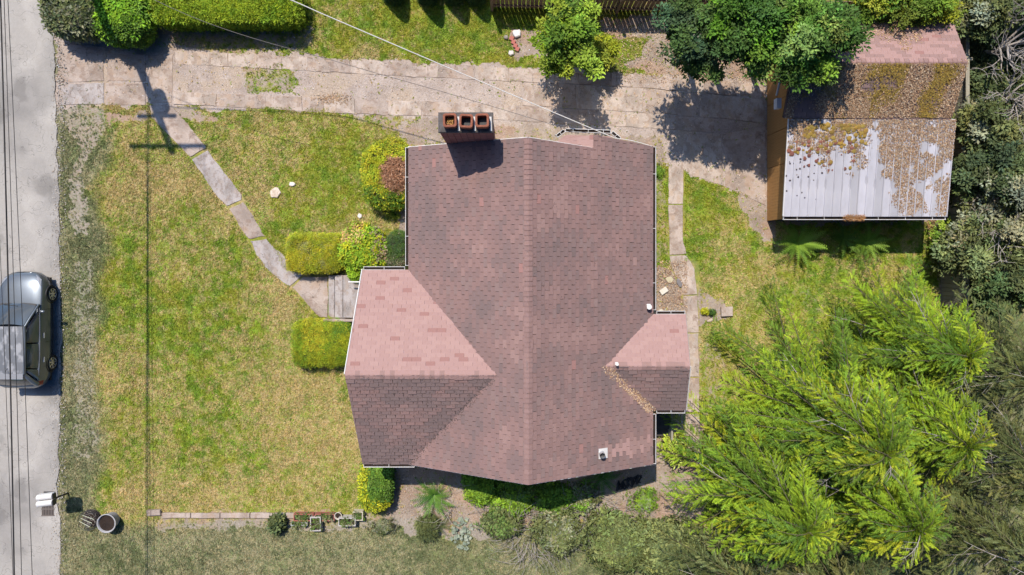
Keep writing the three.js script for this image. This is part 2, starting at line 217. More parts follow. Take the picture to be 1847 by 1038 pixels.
{ const s = paved('side_path'); let k = 0;
  for (const l of [[[1207, 300], [1233, 303], [1233, 312], [1232, 368], [1206, 368]], [[1206, 370], [1232, 370], [1232, 436], [1238, 458], [1208, 460]], [[1208, 462], [1239, 461], [1253, 486], [1258, 531], [1233, 532], [1229, 516], [1213, 487]], [[1233, 534], [1258, 533], [1260, 600], [1232, 600]], [[1230, 602], [1260, 602], [1261, 680], [1228, 680]], [[1226, 682], [1261, 682], [1262, 744], [1224, 744]]])
    mesh('concrete_slab', slab(cracked(gp(l), 9.3 * ++k, 0.018), -0.03, 0.016 + 0.004 * (k % 3), 0.012), k % 2 ? M.concreteC : M.concrete, s);
  const b = paved('back_pad'); for (const l of [[[1150, 747], [1262, 747], [1263, 786], [1150, 790]], [[1150, 792], [1263, 788], [1265, 838], [1150, 836]]]) mesh('concrete_slab', slab(cracked(gp(l), 4.2 * ++k, 0.012), -0.03, 0.026 + 0.004 * (k % 2), 0.012), M.concrete, b);
}
{ // front steps: three treads up to the porch under the wing
  const g = thing('front_steps', 'grey concrete front steps between the two clipped hedges', 'steps', [X(592), 0, Z(535)]); const ox = g.position.x, oz = g.position.z;
  const st = (x0, x1, y) => mesh('step', slab([[X(x0, y), Z(497, y)], [X(x1, y), Z(497, y)], [X(x1, y), Z(574, y)], [X(x0, y), Z(574, y)]].map(([a, b]) => [a - ox, b - oz]), -0.03, y, 0.02), M.concreteG, g);
  st(592, 603, 0.17); st(603.5, 618, 0.34); st(618.5, 690, 0.51);
  mesh('side_wall', slab([[X(590), Z(573.5)], [X(660), Z(573.5)], [X(660), Z(578)], [X(590), Z(578)]].map(([a, b]) => [a - ox, b - oz]), -0.03, 0.6, 0.015), M.concrete, g);
  const hr = thing('hand_rail', 'short white handrail end poking out beside the porch roof', 'handrail', [X(642, 1), 0, Z(509, 1)]); mesh('rail', tube([V3(-0.28, 1.0, 0), V3(0.6, 1.12, 0)], 0.03, 0.03, 8), M.white, hr); mesh('post', tube([V3(0, 0.45, 0), V3(0, 1.04, 0)], 0.025, 0.025, 8), M.white, hr);
}
{ // low concrete edging on the neighbour's side and its end stone
  const g = thing('garden_edging', 'low pale concrete edging along the bottom of the front lawn', 'edging', [X(450), 0, Z(930)]); const ox = g.position.x, oz = g.position.z;
  const cuts = [292, 345, 398, 452, 505, 560, 612]; for (let i = 0; i < 6; i++) mesh('concrete_block', slab(cracked(gp([[cuts[i] + 0.6, 925], [cuts[i + 1] - 0.6, 925], [cuts[i + 1] - 0.6, 934], [cuts[i] + 0.6, 934]]), i, 0.012).map(([a, b]) => [a - ox, b - oz]), -0.03, 0.09, 0.015), M.concrete, g);
  const s = mesh('end_stone', slab([[-0.28, -0.1], [0.24, -0.12], [0.27, 0.08], [-0.25, 0.1]], -0.03, 0.17, 0.02), M.concreteB); s.position.set(X(280), 0, Z(924)); tag(s, 'rough grey stone block ending the pale lawn edging', 'stone');
}
// ---------------------------------------------------------------- shingled roofs
const shingleTones = [[0.232, 0.146, 0.135], [0.220, 0.139, 0.129], [0.248, 0.157, 0.144], [0.203, 0.132, 0.124], [0.268, 0.172, 0.157], [0.184, 0.126, 0.120], [0.163, 0.117, 0.113], [0.212, 0.145, 0.136], [0.285, 0.155, 0.14], [0.335, 0.212, 0.195], [0.355, 0.228, 0.208]];
const shingleMats = shingleTones.map((c) => std(c, 0.93, { map: grainTex, bumpMap: at(fineBump, 4), bumpScale: 0.004 }));
const shingleField = new THREE.MeshStandardMaterial({ vertexColors: true, roughness: 0.93, map: grainTex, bumpMap: at(fineBump, 4), bumpScale: 0.004 });
function clipConvex(poly, clip) {                       // Sutherland-Hodgman in the roof plane, clip counter-clockwise
  let out = poly; for (let i = 0; i < clip.length && out.length; i++) { const [ax, ay] = clip[i], [bx, by] = clip[(i + 1) % clip.length], inp = out; out = []; const side = ([x, y]) => (bx - ax) * (y - ay) - (by - ay) * (x - ax);
    for (let k = 0; k < inp.length; k++) { const p = inp[k], q = inp[(k + 1) % inp.length], sp = side(p), sq = side(q); if (sp >= 0) out.push(p); if ((sp >= 0) !== (sq >= 0)) { const t = sp / (sp - sq); out.push([p[0] + t * (q[0] - p[0]), p[1] + t * (q[1] - p[1])]); } } }
  return out;
}
function area2(p) { let a = 0; for (let i = 0; i < p.length; i++) { const [x, y] = p[i], [u, v] = p[(i + 1) % p.length]; a += x * v - u * y; } return a / 2; }
function frame(pts, eave) {                             // plane frame: origin, u along the eave, v up the slope, n outward
  const n = V3().subVectors(pts[1], pts[0]).cross(V3().subVectors(pts[2], pts[0])).normalize(); if (n.y < 0) n.negate();
  const u = eave.clone().normalize(); let v = V3().crossVectors(n, u); if (v.y < 0) { u.negate(); v = V3().crossVectors(n, u); } return { o: pts[0].clone(), n, u, v };
}
function shingleSlope(pts, eave, tone, skip, out, opt = {}) {   // collects tabs {geo, tone, c} for a convex slope
  const fr = frame(pts, eave), { o, n, u, v } = fr, r = rng(opt.seed ?? 3); let poly = pts.map((p) => { const d = V3().subVectors(p, o); return [d.dot(u), d.dot(v)]; }); if (area2(poly) < 0) poly.reverse();
  const us = poly.map((p) => p[0]), vs = poly.map((p) => p[1]), u0 = Math.min(...us), u1 = Math.max(...us), v0 = Math.min(...vs), v1 = Math.max(...vs), e = opt.e ?? 0.142, w = opt.w ?? 0.305, lift = opt.lift ?? 1;
  let row = 0; for (let b = v0 - 0.02; b < v1; b += e, row++) { const off = (row % 2) * w / 2 + (r() - 0.5) * 0.03; const wob = (r() - 0.5) * 0.012;
    for (let a = u0 - w - off; a < u1 + w; a += w) {
      const gap = (0.003 + 0.007 * r()) * (lift < 0.5 ? 0.4 : 1), jb = wob + (r() - 0.5) * 0.016 * lift, rect = [[a + gap, b + jb], [a + w - gap, b + jb + (r() - 0.5) * 0.01 * lift], [a + w - gap, b + e + 0.03], [a + gap, b + e + 0.03]]; const q = clipConvex(rect, poly); if (q.length < 3 || Math.abs(area2(q)) < 0.0025) { continue; }
      let cu = 0, cvv = 0; q.forEach((p) => { cu += p[0]; cvv += p[1]; }); cu /= q.length; cvv /= q.length; const c = o.clone().addScaledVector(u, cu).addScaledVector(v, cvv); if (skip && skip(c)) continue;
      const curl = (lift < 0.5 ? 0.009 : 0.014) + 0.008 * r() * lift + (r() < 0.14 * lift ? 0.022 * r() : 0); const pos = [], uv = []; const top = q.map(([x, y]) => { const t = clamp((y - b) / e); const hh = lerp(curl, 0.001, t); return o.clone().addScaledVector(u, x).addScaledVector(v, y).addScaledVector(n, hh + 0.004); }), low = q.map(([x, y]) => o.clone().addScaledVector(u, x).addScaledVector(v, y).addScaledVector(n, -0.006));
      const put = (p, s) => { pos.push(p.x, p.y, p.z); uv.push(s[0] * 3.1, s[1] * 3.1); };
      for (let k = 1; k < q.length - 1; k++) { put(top[0], q[0]); put(top[k], q[k]); put(top[k + 1], q[k + 1]); }
      for (let k = 0; k < q.length; k++) { const m = (k + 1) % q.length; put(low[k], q[k]); put(low[m], q[m]); put(top[m], q[m]); put(low[k], q[k]); put(top[m], q[m]); put(top[k], q[k]); }
      out.push({ geo: tri(pos, uv), tone: tone(c, r, row), c });
    } }
  return fr;
}
function addShingles(roof, list, most = 300) {           // the tabs nearest the drone singly, the rest as one field
  list.sort((a, b) => b.c.y - a.c.y); const eye = V3(0, H, 0); list.sort((a, b) => a.c.distanceToSquared(eye) - b.c.distanceToSquared(eye));
  const field = []; list.forEach((t, i) => { if (i < most) { mesh('shingle', t.geo, shingleMats[t.tone], roof); return; } const n = t.geo.attributes.position.count, c = new Float32Array(n * 3), k = shingleTones[t.tone]; for (let j = 0; j < n; j++) c.set(k, j * 3); t.geo.setAttribute('color', new THREE.BufferAttribute(c, 3)); field.push(t.geo); });
  if (field.length) mesh('shingle_field', mergeGeometries(field, false), shingleField, roof).userData.kind = 'stuff';
}
function deck(pts, drop = 0.02) { const g = []; const n = V3().subVectors(pts[1], pts[0]).cross(V3().subVectors(pts[2], pts[0])).normalize(); if (n.y < 0) n.negate(); const up = pts.map((p) => p.clone().addScaledVector(n, -drop)), dn = pts.map((p) => p.clone().addScaledVector(n, -drop - 0.09)); const pos = [], w = (p) => pos.push(p.x, p.y, p.z);
  for (let k = 1; k < pts.length - 1; k++) { w(up[0]); w(up[k]); w(up[k + 1]); w(dn[0]); w(dn[k + 1]); w(dn[k]); } for (let k = 0; k < pts.length; k++) { const m = (k + 1) % pts.length; w(dn[k]); w(dn[m]); w(up[m]); w(dn[k]); w(up[m]); w(up[k]); } return tri(pos); }
function ridgeCaps(roof, a, b, nA, nB, tonePick, seed, lap = 0.16) {  // bent caps along a ridge; nA, nB are unit vectors down the two slopes
  const d = V3().subVectors(b, a), L = d.length(), n = Math.floor(L / lap), r = rng(seed); d.normalize();
  for (let i = 0; i < n; i++) { const s = a.clone().addScaledVector(d, i * lap + 0.004), e = a.clone().addScaledVector(d, Math.min(L, (i + 1) * lap + 0.02)); const pos = [], uv = []; const W = 0.145 + 0.01 * r(), t0 = 0.034 + 0.008 * r(), t1 = 0.016; const pt = (c, sd, wd, t) => c.clone().addScaledVector(sd, wd).add(V3(0, t, 0)); const put = (p) => { pos.push(p.x, p.y, p.z); uv.push(p.x * 3, p.z * 3); };
    const quad = (A, B, C, D) => { put(A); put(B); put(C); put(A); put(C); put(D); }; const a0 = pt(s, nA, W, t0), a1 = pt(s, nA, 0.02, t0), b1 = pt(s, nB, 0.02, t0), b0 = pt(s, nB, W, t0), A0 = pt(e, nA, W, t1), A1 = pt(e, nA, 0.02, t1), B1 = pt(e, nB, 0.02, t1), B0 = pt(e, nB, W, t1), dn = (p) => p.clone().add(V3(0, -0.035, 0));
    quad(a0, a1, A1, A0); quad(a1, b1, B1, A1); quad(b1, b0, B0, B1); quad(dn(a0), a0, A0, dn(A0)); quad(b0, dn(b0), dn(B0), B0); quad(dn(a0), dn(a1), a1, a0); quad(dn(a1), dn(b1), b1, a1); quad(dn(b1), dn(b0), b0, b1);
    mesh('ridge_cap', tri(pos, uv), shingleMats[tonePick(r, i)], roof); }
}
function gutter(parent, a, b, out, mat = M.white, strap = 1.9, name = 'gutter') {   // open U channel hung below an eave
  const d = V3().subVectors(b, a), L = d.length(), mid = a.clone().add(b).multiplyScalar(0.5), ang = Math.atan2(-d.z, d.x); const o = out.clone().normalize(); const g = []; const side = o.clone().applyAxisAngle(UP, -ang).z > 0 ? 1 : -1;
  g.push(box(L, 0.09, 0.012, 0, -0.045, side * 0.105), box(L, 0.012, 0.016, 0, 0.006, side * 0.104), box(L, 0.012, 0.105, 0, -0.084, side * 0.05), box(L, 0.09, 0.012, 0, -0.045, side * 0.002), box(0.012, 0.085, 0.1, -L / 2 + 0.008, -0.044, side * 0.056), box(0.012, 0.085, 0.1, L / 2 - 0.008, -0.044, side * 0.056));
  const m = mesh(name, merge(g), mat, parent); m.position.copy(mid); m.rotation.y = ang; mesh('gutter_silt', box(L - 0.03, 0.03, 0.085, 0, -0.06, side * 0.052), M.soil, m); const n = Math.max(1, Math.round(L / strap)); for (let i = 0; i < n; i++) { const s = mesh('gutter_strap', box(0.014, 0.006, 0.105, 0, 0, 0), mat, m); s.position.set(-L / 2 + (i + 0.5) * L / n, 0.012, side * 0.056); }
  return m;
}

// ---------------------------------------------------------------- the house
const HE = 2.8, HR = 4.88, HW = 4.36, HB = 3.63;        // eaves, main ridge, front wing ridge, back wing ridge
const house = thing('house', 'pink-brown shingled bungalow with a front wing and a brick chimney', 'house');
const xl = X(737, HE), xr = X(1177.5, HE), xm = X(953, HR), zn = Z(248, HR), zs = Z(875, HR);
const hL = (x) => HE + (x - xl) / (xm - xl) * (HR - HE), hRt = (x) => HE + (xr - x) / (xr - xm) * (HR - HE);
const wz0 = Z(487, HE), wz1 = zs - 0.02, wzr = (wz0 + wz1) / 2, wx = X(654, HE), wxr = X(622, HW), wxi = xl + (HW - HE) / (HR - HE) * (xm - xl);
const bz0 = Z(567, HE), bz1 = Z(740, HE), bzr = (bz0 + bz1) / 2, bx = X(1237, HE), bxr = X(1245, HB), bxi = xr - (HB - HE) / (HR - HE) * (xr - xm);
const nookX = X(1070, 3.78), hn = hRt(nookX), nz = Z(243, hn), nzr = Z(264, HE), zn2 = Z(267, hn);
{
  const roofMat = std([0.085, 0.06, 0.056], 1);
  const slopes = {
    left: [V3(xl, HE, zn), V3(xm, HR, zn), V3(xm, HR, zs), V3(xl, HE, zs)],
    rightUp: [V3(xm, HR, zn), V3(nookX, hn, zn2), V3(nookX, hn, zs), V3(xm, HR, zs)], rightLow: [V3(nookX, hn, nz), V3(xr, HE, nzr), V3(xr, HE, zs), V3(nookX, hn, zs)],
    wingN: [V3(wx, HE, wz0), V3(wxr, HW, wzr), V3(wxi, HW, wzr), V3(xl + 0.02, HE, wz0)], wingS: [V3(wx, HE, wz1), V3(wxr, HW, wzr), V3(wxi, HW, wzr), V3(xl + 0.02, HE, wz1)],
    backN: [V3(bx, HE, bz0), V3(bxr, HB, bzr), V3(bxi, HB, bzr), V3(xr - 0.02, HE, bz0)], backS: [V3(bx, HE, bz1), V3(bxr, HB, bzr), V3(bxi, HB, bzr), V3(xr - 0.02, HE, bz1)],
    nook: [V3(nookX, hn, nz), V3(nookX, hn, zn2 + 0.15), V3(nookX - 1.25, hn - 0.62, zn2 + 0.15), V3(nookX - 1.25, hn - 0.62, nz + 0.12)],
  };
  const roof = mesh('roof', merge(Object.values(slopes).map((p) => deck(p))), roofMat, house); const tabs = [];
  // weathering: grey lichen-dulled patches and a few replaced red tabs; the streak below the metal vent stays clean
  const vent = P(1085, 818, 3.7);
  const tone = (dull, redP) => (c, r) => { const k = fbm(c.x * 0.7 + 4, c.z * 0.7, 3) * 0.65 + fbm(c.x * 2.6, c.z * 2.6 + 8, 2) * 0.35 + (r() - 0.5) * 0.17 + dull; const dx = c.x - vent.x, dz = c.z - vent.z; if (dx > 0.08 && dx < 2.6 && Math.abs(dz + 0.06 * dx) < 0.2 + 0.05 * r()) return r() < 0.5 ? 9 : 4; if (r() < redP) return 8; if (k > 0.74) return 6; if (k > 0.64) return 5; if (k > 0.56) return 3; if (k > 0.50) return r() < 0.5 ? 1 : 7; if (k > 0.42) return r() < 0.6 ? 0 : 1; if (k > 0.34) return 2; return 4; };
  const zAx = V3(0, 0, 1), xAx = V3(1, 0, 0); const wingFoot = [[wx - 1, wz0], [xl, wz0 + 0.05], [wxi - 0.1, wzr], [xl, wz1 - 0.05], [wx - 1, wz1]], backFoot = [[bx + 1, bz0], [xr, bz0 + 0.05], [bxi + 0.1, bzr], [xr, bz1 - 0.05], [bx + 1, bz1]];
  const inWing = (c) => inPoly(c.x + 0.12, c.z, wingFoot), inBack = (c) => inPoly(c.x - 0.12, c.z, backFoot);
  shingleSlope(slopes.left, zAx, tone(0.05, 0.002), inWing, tabs, { seed: 21 }); shingleSlope(slopes.rightUp, zAx, tone(0.0, 0.005), null, tabs, { seed: 22 }); shingleSlope(slopes.rightLow, zAx, tone(0.05, 0.003), inBack, tabs, { seed: 23, lift: 1.6 });
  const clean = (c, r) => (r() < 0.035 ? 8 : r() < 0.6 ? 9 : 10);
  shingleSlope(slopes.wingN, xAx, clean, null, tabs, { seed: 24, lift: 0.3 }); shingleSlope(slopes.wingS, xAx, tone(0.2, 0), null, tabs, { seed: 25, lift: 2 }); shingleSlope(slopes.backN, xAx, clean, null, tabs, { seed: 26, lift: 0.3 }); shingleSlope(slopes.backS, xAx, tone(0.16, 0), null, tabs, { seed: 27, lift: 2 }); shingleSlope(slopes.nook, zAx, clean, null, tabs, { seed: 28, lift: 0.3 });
  addShingles(roof, tabs);
  const dn = (a, b) => V3().subVectors(b, a).normalize(); const lf = dn(V3(xm, HR, 0), V3(xl, HE, 0)), rt = dn(V3(xm, HR, 0), V3(xr, HE, 0)), wn = dn(V3(0, HW, wzr), V3(0, HE, wz0)), ws = dn(V3(0, HW, wzr), V3(0, HE, wz1)), bn = dn(V3(0, HB, bzr), V3(0, HE, bz0)), bs = dn(V3(0, HB, bzr), V3(0, HE, bz1));
  ridgeCaps(roof, V3(xm, HR, zs), V3(xm, HR, zn), lf, rt, (r) => [2, 0, 1, 2][(r() * 4) | 0], 31); ridgeCaps(roof, V3(wxr, HW, wzr), V3(wxi + 0.1, HW, wzr), wn, ws, (r) => [9, 9, 4][(r() * 3) | 0], 32); ridgeCaps(roof, V3(bxr, HB, bzr), V3(bxi - 0.1, HB, bzr), bn, bs, (r) => [9, 9, 4][(r() * 3) | 0], 33);
  // gutters
  gutter(house, V3(xl, HE + 0.015, zn + 0.02), V3(xl, HE + 0.015, wz0 - 0.14), V3(-1, 0, 0)); gutter(house, V3(wx + 0.03, HE + 0.015, wz0), V3(xl - 0.13, HE + 0.015, wz0), V3(0, 0, -1)); gutter(house, V3(wx + 0.03, HE + 0.015, wz1), V3(xl + 0.2, HE + 0.015, wz1), V3(0, 0, 1));
  gutter(house, V3(xr, HE + 0.015, nzr + 0.02), V3(xr, HE + 0.015, bz0 - 0.14), V3(1, 0, 0)); gutter(house, V3(xr + 0.13, HE + 0.015, bz0), V3(bx - 0.02, HE + 0.015, bz0), V3(0, 0, -1)); gutter(house, V3(xr + 0.13, HE + 0.015, bz1), V3(bx - 0.02, HE + 0.015, bz1), V3(0, 0, 1)); gutter(house, V3(xr, HE + 0.015, bz1 + 0.14), V3(xr, HE + 0.015, zs - 0.02), V3(1, 0, 0));
  // bay on the driveway side with a gutter of three runs
  const hb = 2.85, b = [P(1006, 248, hb), P(1020, 237.5, hb), P(1102, 240.5, hb), P(1117, 253, hb)]; for (let i = 0; i < 3; i++) { const d = V3().subVectors(b[i + 1], b[i]); gutter(house, b[i], b[i + 1], V3(d.z, 0, -d.x), M.white, 0.5, 'bay_gutter'); }
  const bayPoly = [...b.map((p) => [p.x * 0.985 + 0.04, p.z + 0.1]), [b[3].x, zn + 0.5], [b[0].x, zn + 0.5]]; mesh('bay_wall', slab(bayPoly, 0, 2.72, 0.01), std([0.55, 0.54, 0.5], 0.8), house); mesh('bay_roof', slab(bayPoly, 2.73, 2.8, 0.01), shingleMats[9], house);
  // walls below the eaves (plain painted siding), gables included
  const wallMat = std([0.55, 0.54, 0.5], 0.8), wl = xl + 0.42, wr = xr - 0.42, g = [box(wr - wl, 2.9, zs - zn - 0.7, (wl + wr) / 2, 1.45, (zn + zs) / 2), box(xl - wx, 2.9, wz1 - wz0 - 0.8, (wx + xl) / 2 + 0.45, 1.45, wzr), box(bx - xr, 2.85, bz1 - bz0 - 0.7, (bx + xr) / 2 - 0.4, 1.425, bzr)];
  mesh('wall', merge(g), wallMat, house);
  const gable = (x0, xp, x1, y0, yp, z) => tri([x0, y0, z, x1, y0, z, xp, yp, z]); mesh('gable', merge([gable(wl, xm, wr, 2.9, HR - 0.25, zn + 0.36), gable(wl, xm, wr, 2.9, HR - 0.25, zs - 0.36)]), new THREE.MeshStandardMaterial({ color: col(0.55, 0.54, 0.5), side: THREE.DoubleSide }), house);
  // barge boards along the rakes
  const barge = (a, c, name = 'barge_board') => { const d = V3().subVectors(c, a), L = d.length(); const m = mesh(name, box(L, 0.14, 0.03), M.whiteDirty, house); m.position.copy(a).add(c).multiplyScalar(0.5).add(V3(0, -0.11, 0)); m.quaternion.setFromUnitVectors(V3(1, 0, 0), d.normalize()); };
  barge(V3(xl, HE, zs + 0.01), V3(xm, HR, zs + 0.01)); barge(V3(xm, HR, zs + 0.01), V3(xr, HE, zs + 0.01)); barge(V3(xl, HE, zn - 0.01), V3(xm, HR, zn - 0.01)); barge(V3(xm, HR, zn - 0.01), V3(nookX, hn, zn2)); 
  barge(V3(wx - 0.01, HE, wz0), V3(wxr - 0.01, HW, wzr)); barge(V3(wxr - 0.01, HW, wzr), V3(wx - 0.01, HE, wz1)); barge(V3(bx + 0.01, HE, bz0), V3(bxr + 0.01, HB, bzr)); barge(V3(bxr + 0.01, HB, bzr), V3(bx + 0.01, HE, bz1));
  // chimney outside the driveway gable: brick shaft, mortar crown, three clay flues
  const ch = 5.86, cx0 = X(792, ch), cx1 = X(888, ch), cz1 = zn - 0.012, cz0 = cz1 - 0.56, cxm = (cx0 + cx1) / 2, czm = (cz0 + cz1) / 2, cw = cx1 - cx0, cd = cz1 - cz0, rr = rng(41);
  const chim = mesh('chimney', box(cw - 0.03, ch - 0.1, cd - 0.03, cxm, (ch - 0.1) / 2, czm), std([0.20, 0.16, 0.145], 0.95), house); const bricks = [], bt = [[0.30, 0.125, 0.10], [0.34, 0.15, 0.12], [0.26, 0.11, 0.095], [0.36, 0.17, 0.14]];
  for (let y = 2.6, k = 0; y < ch - 0.12; y += 0.075, k++) { const put = (w, d, x, z) => { const bb = box(w, 0.064, d, x, y + 0.035, z).toNonIndexed(), n = bb.attributes.position.count, c = new Float32Array(n * 3), t = bt[(rr() * 4) | 0]; for (let j = 0; j < n; j++) c.set(t, j * 3); bb.setAttribute('color', new THREE.BufferAttribute(c, 3)); bricks.push(bb); };
    const nx = 8, ww = cw / nx; for (const z of [cz1 - 0.02, cz0 + 0.02]) for (let i = 0; i < nx; i++) { const x0 = cx0 + i * ww + (k % 2 ? 0 : 0.001); put(ww - 0.012, 0.05, x0 + ww / 2, z); } for (const x of [cx0 + 0.02, cx1 - 0.02]) for (let i = 0; i < 2; i++) put(0.05, (cd - 0.1) / 2 - 0.012, x, cz0 + 0.05 + (i + 0.5) * (cd - 0.1) / 2); }
  mesh('brick_courses', mergeGeometries(bricks, false), new THREE.MeshStandardMaterial({ vertexColors: true, roughness: 0.92, bumpMap: at(fineBump, 3), bumpScale: 0.006 }), chim).userData.kind = 'stuff';
  mesh('crown', slab([[cx0 - 0.03, cz0 - 0.03], [cx1 + 0.03, cz0 - 0.03], [cx1 + 0.03, cz1 + 0.02], [cx0 - 0.03, cz1 + 0.02]], ch - 0.12, ch, 0.02), std([0.23, 0.235, 0.25], 0.95, { map: at(concreteTex, 0.8) }), chim);
  const clay = std([0.62, 0.24, 0.15], 0.9, { map: at(concreteTex, 2.2) }), sq = (s, r) => { const h = new THREE.Shape(); h.moveTo(-s + r, -s); h.lineTo(s - r, -s); h.quadraticCurveTo(s, -s, s, -s + r); h.lineTo(s, s - r); h.quadraticCurveTo(s, s, s - r, s); h.lineTo(-s + r, s); h.quadraticCurveTo(-s, s, -s, s - r); h.lineTo(-s, -s + r); h.quadraticCurveTo(-s, -s, -s + r, -s); return h; };
  [811, 840.5, 869.5].forEach((px, i) => { const fh = ch + 0.28, s = sq(0.192, 0.075); s.holes.push(sq(0.15, 0.06)); const fg = new THREE.ExtrudeGeometry(s, { depth: 0.30, bevelEnabled: true, bevelSize: 0.012, bevelThickness: 0.012, bevelSegments: 1, curveSegments: 4 }); fg.rotateX(-Math.PI / 2); const f = mesh('clay_flue', fg, clay, chim); f.position.set(X(px, fh), ch - 0.02 + 0.02 * ((i * 7) % 3 - 1), czm - 0.01 + 0.012 * ((i * 5) % 3 - 1)); f.rotation.y = [0.03, -0.05, 0.02][i];
    mesh('soot', box(0.29, 0.01, 0.29, 0, 0.03, 0), M.black, f); if (i === 0) { const lt = []; for (let k = 0; k < 16; k++) { const a = rr() * 6.28; lt.push(tube([V3((rr() - 0.5) * 0.26, 0.06, (rr() - 0.5) * 0.26), V3((rr() - 0.5) * 0.24, 0.1 + 0.08 * rr(), (rr() - 0.5) * 0.24), V3((rr() - 0.5) * 0.28, 0.06, (rr() - 0.5) * 0.28)], 0.012, 0.008, 4)); } mesh('dead_leaves', merge(lt), std([0.45, 0.26, 0.09], 0.9), f); } });
  for (const px of [826, 855, 884]) mesh('mortar_ridge', slab([[-0.025, -0.2], [0.045, -0.2], [0.06, 0.23], [0, 0.23]].map(([a, q]) => [a + X(px, ch), q + czm + 0.03]), ch, ch + 0.035, 0.008), std([0.5, 0.5, 0.5], 0.9), chim);
  // vents
  const pv = mesh('roof_vent', new THREE.CylinderGeometry(0.09, 0.1, 0.34, 18, 1, true), std([0.55, 0.56, 0.58], 0.4, { metalness: 0.7, side: THREE.DoubleSide }), house); pv.position.set(vent.x, hRt(vent.x) + 0.14, vent.z); mesh('vent_throat', new THREE.CylinderGeometry(0.085, 0.085, 0.02, 16), M.black, pv).position.y = -0.05; const fl = mesh('flashing', box(0.34, 0.02, 0.34), M.white, pv); fl.position.set(0.05, -0.11, 0); fl.rotation.z = -Math.atan2(HR - HE, xr - xm);
  for (const [px, py, h] of [[1169, 553, 2.9], [1112, 656, 3.68]]) { const p = P(px, py, h); const e = mesh('roof_vent', merge([new THREE.CylinderGeometry(0.06, 0.06, 0.22, 12), box(0.17, 0.03, 0.17, 0, -0.08, 0), new THREE.CylinderGeometry(0.09, 0.07, 0.05, 12).translate(0, 0.12, 0)]), M.white, house); e.position.set(p.x, h + 0.1, p.z); if (px === 1112) e.scale.setScalar(0.6); }
  // back porch steps in the corner behind the back wing
  const bp = thing('back_steps', 'dark wooden back steps tucked between the back wing and the eave', 'steps', [X(1196), 0, Z(762)]); const st = [[0.02, 0.75], [0.34, 0.5], [0.66, 0.25]]; st.forEach(([z, y]) => mesh('tread', box(0.95, 0.05, 0.3, -0.35, y, z - 0.35), std([0.06, 0.055, 0.055], 0.9), bp)); mesh('side_panel', box(0.06, 0.85, 1.1, 0.16, 0.42, -0.05), M.woodGrey, bp); mesh('hand_rail', tube([V3(0.2, 0.95, -0.5), V3(0.2, 0.6, 0.75)], 0.03, 0.03, 6), M.woodGrey, bp); mesh('newel_post', box(0.09, 0.75, 0.09, 0.2, 0.375, 0.72), M.wood, bp);
  const wp = thing('wall_lamp_box', 'small dark box fixed just below the right eave gutter', 'box', [X(1181, 1.4) , 0, Z(347, 1.4)]); mesh('box_case', box(0.14, 0.3, 0.2, 0, 1.25, 0), M.darkMetal, wp); mesh('conduit', tube([V3(-0.1, 0, 0), V3(-0.06, 1.15, 0)], 0.02, 0.02, 6), M.darkMetal, wp);
}
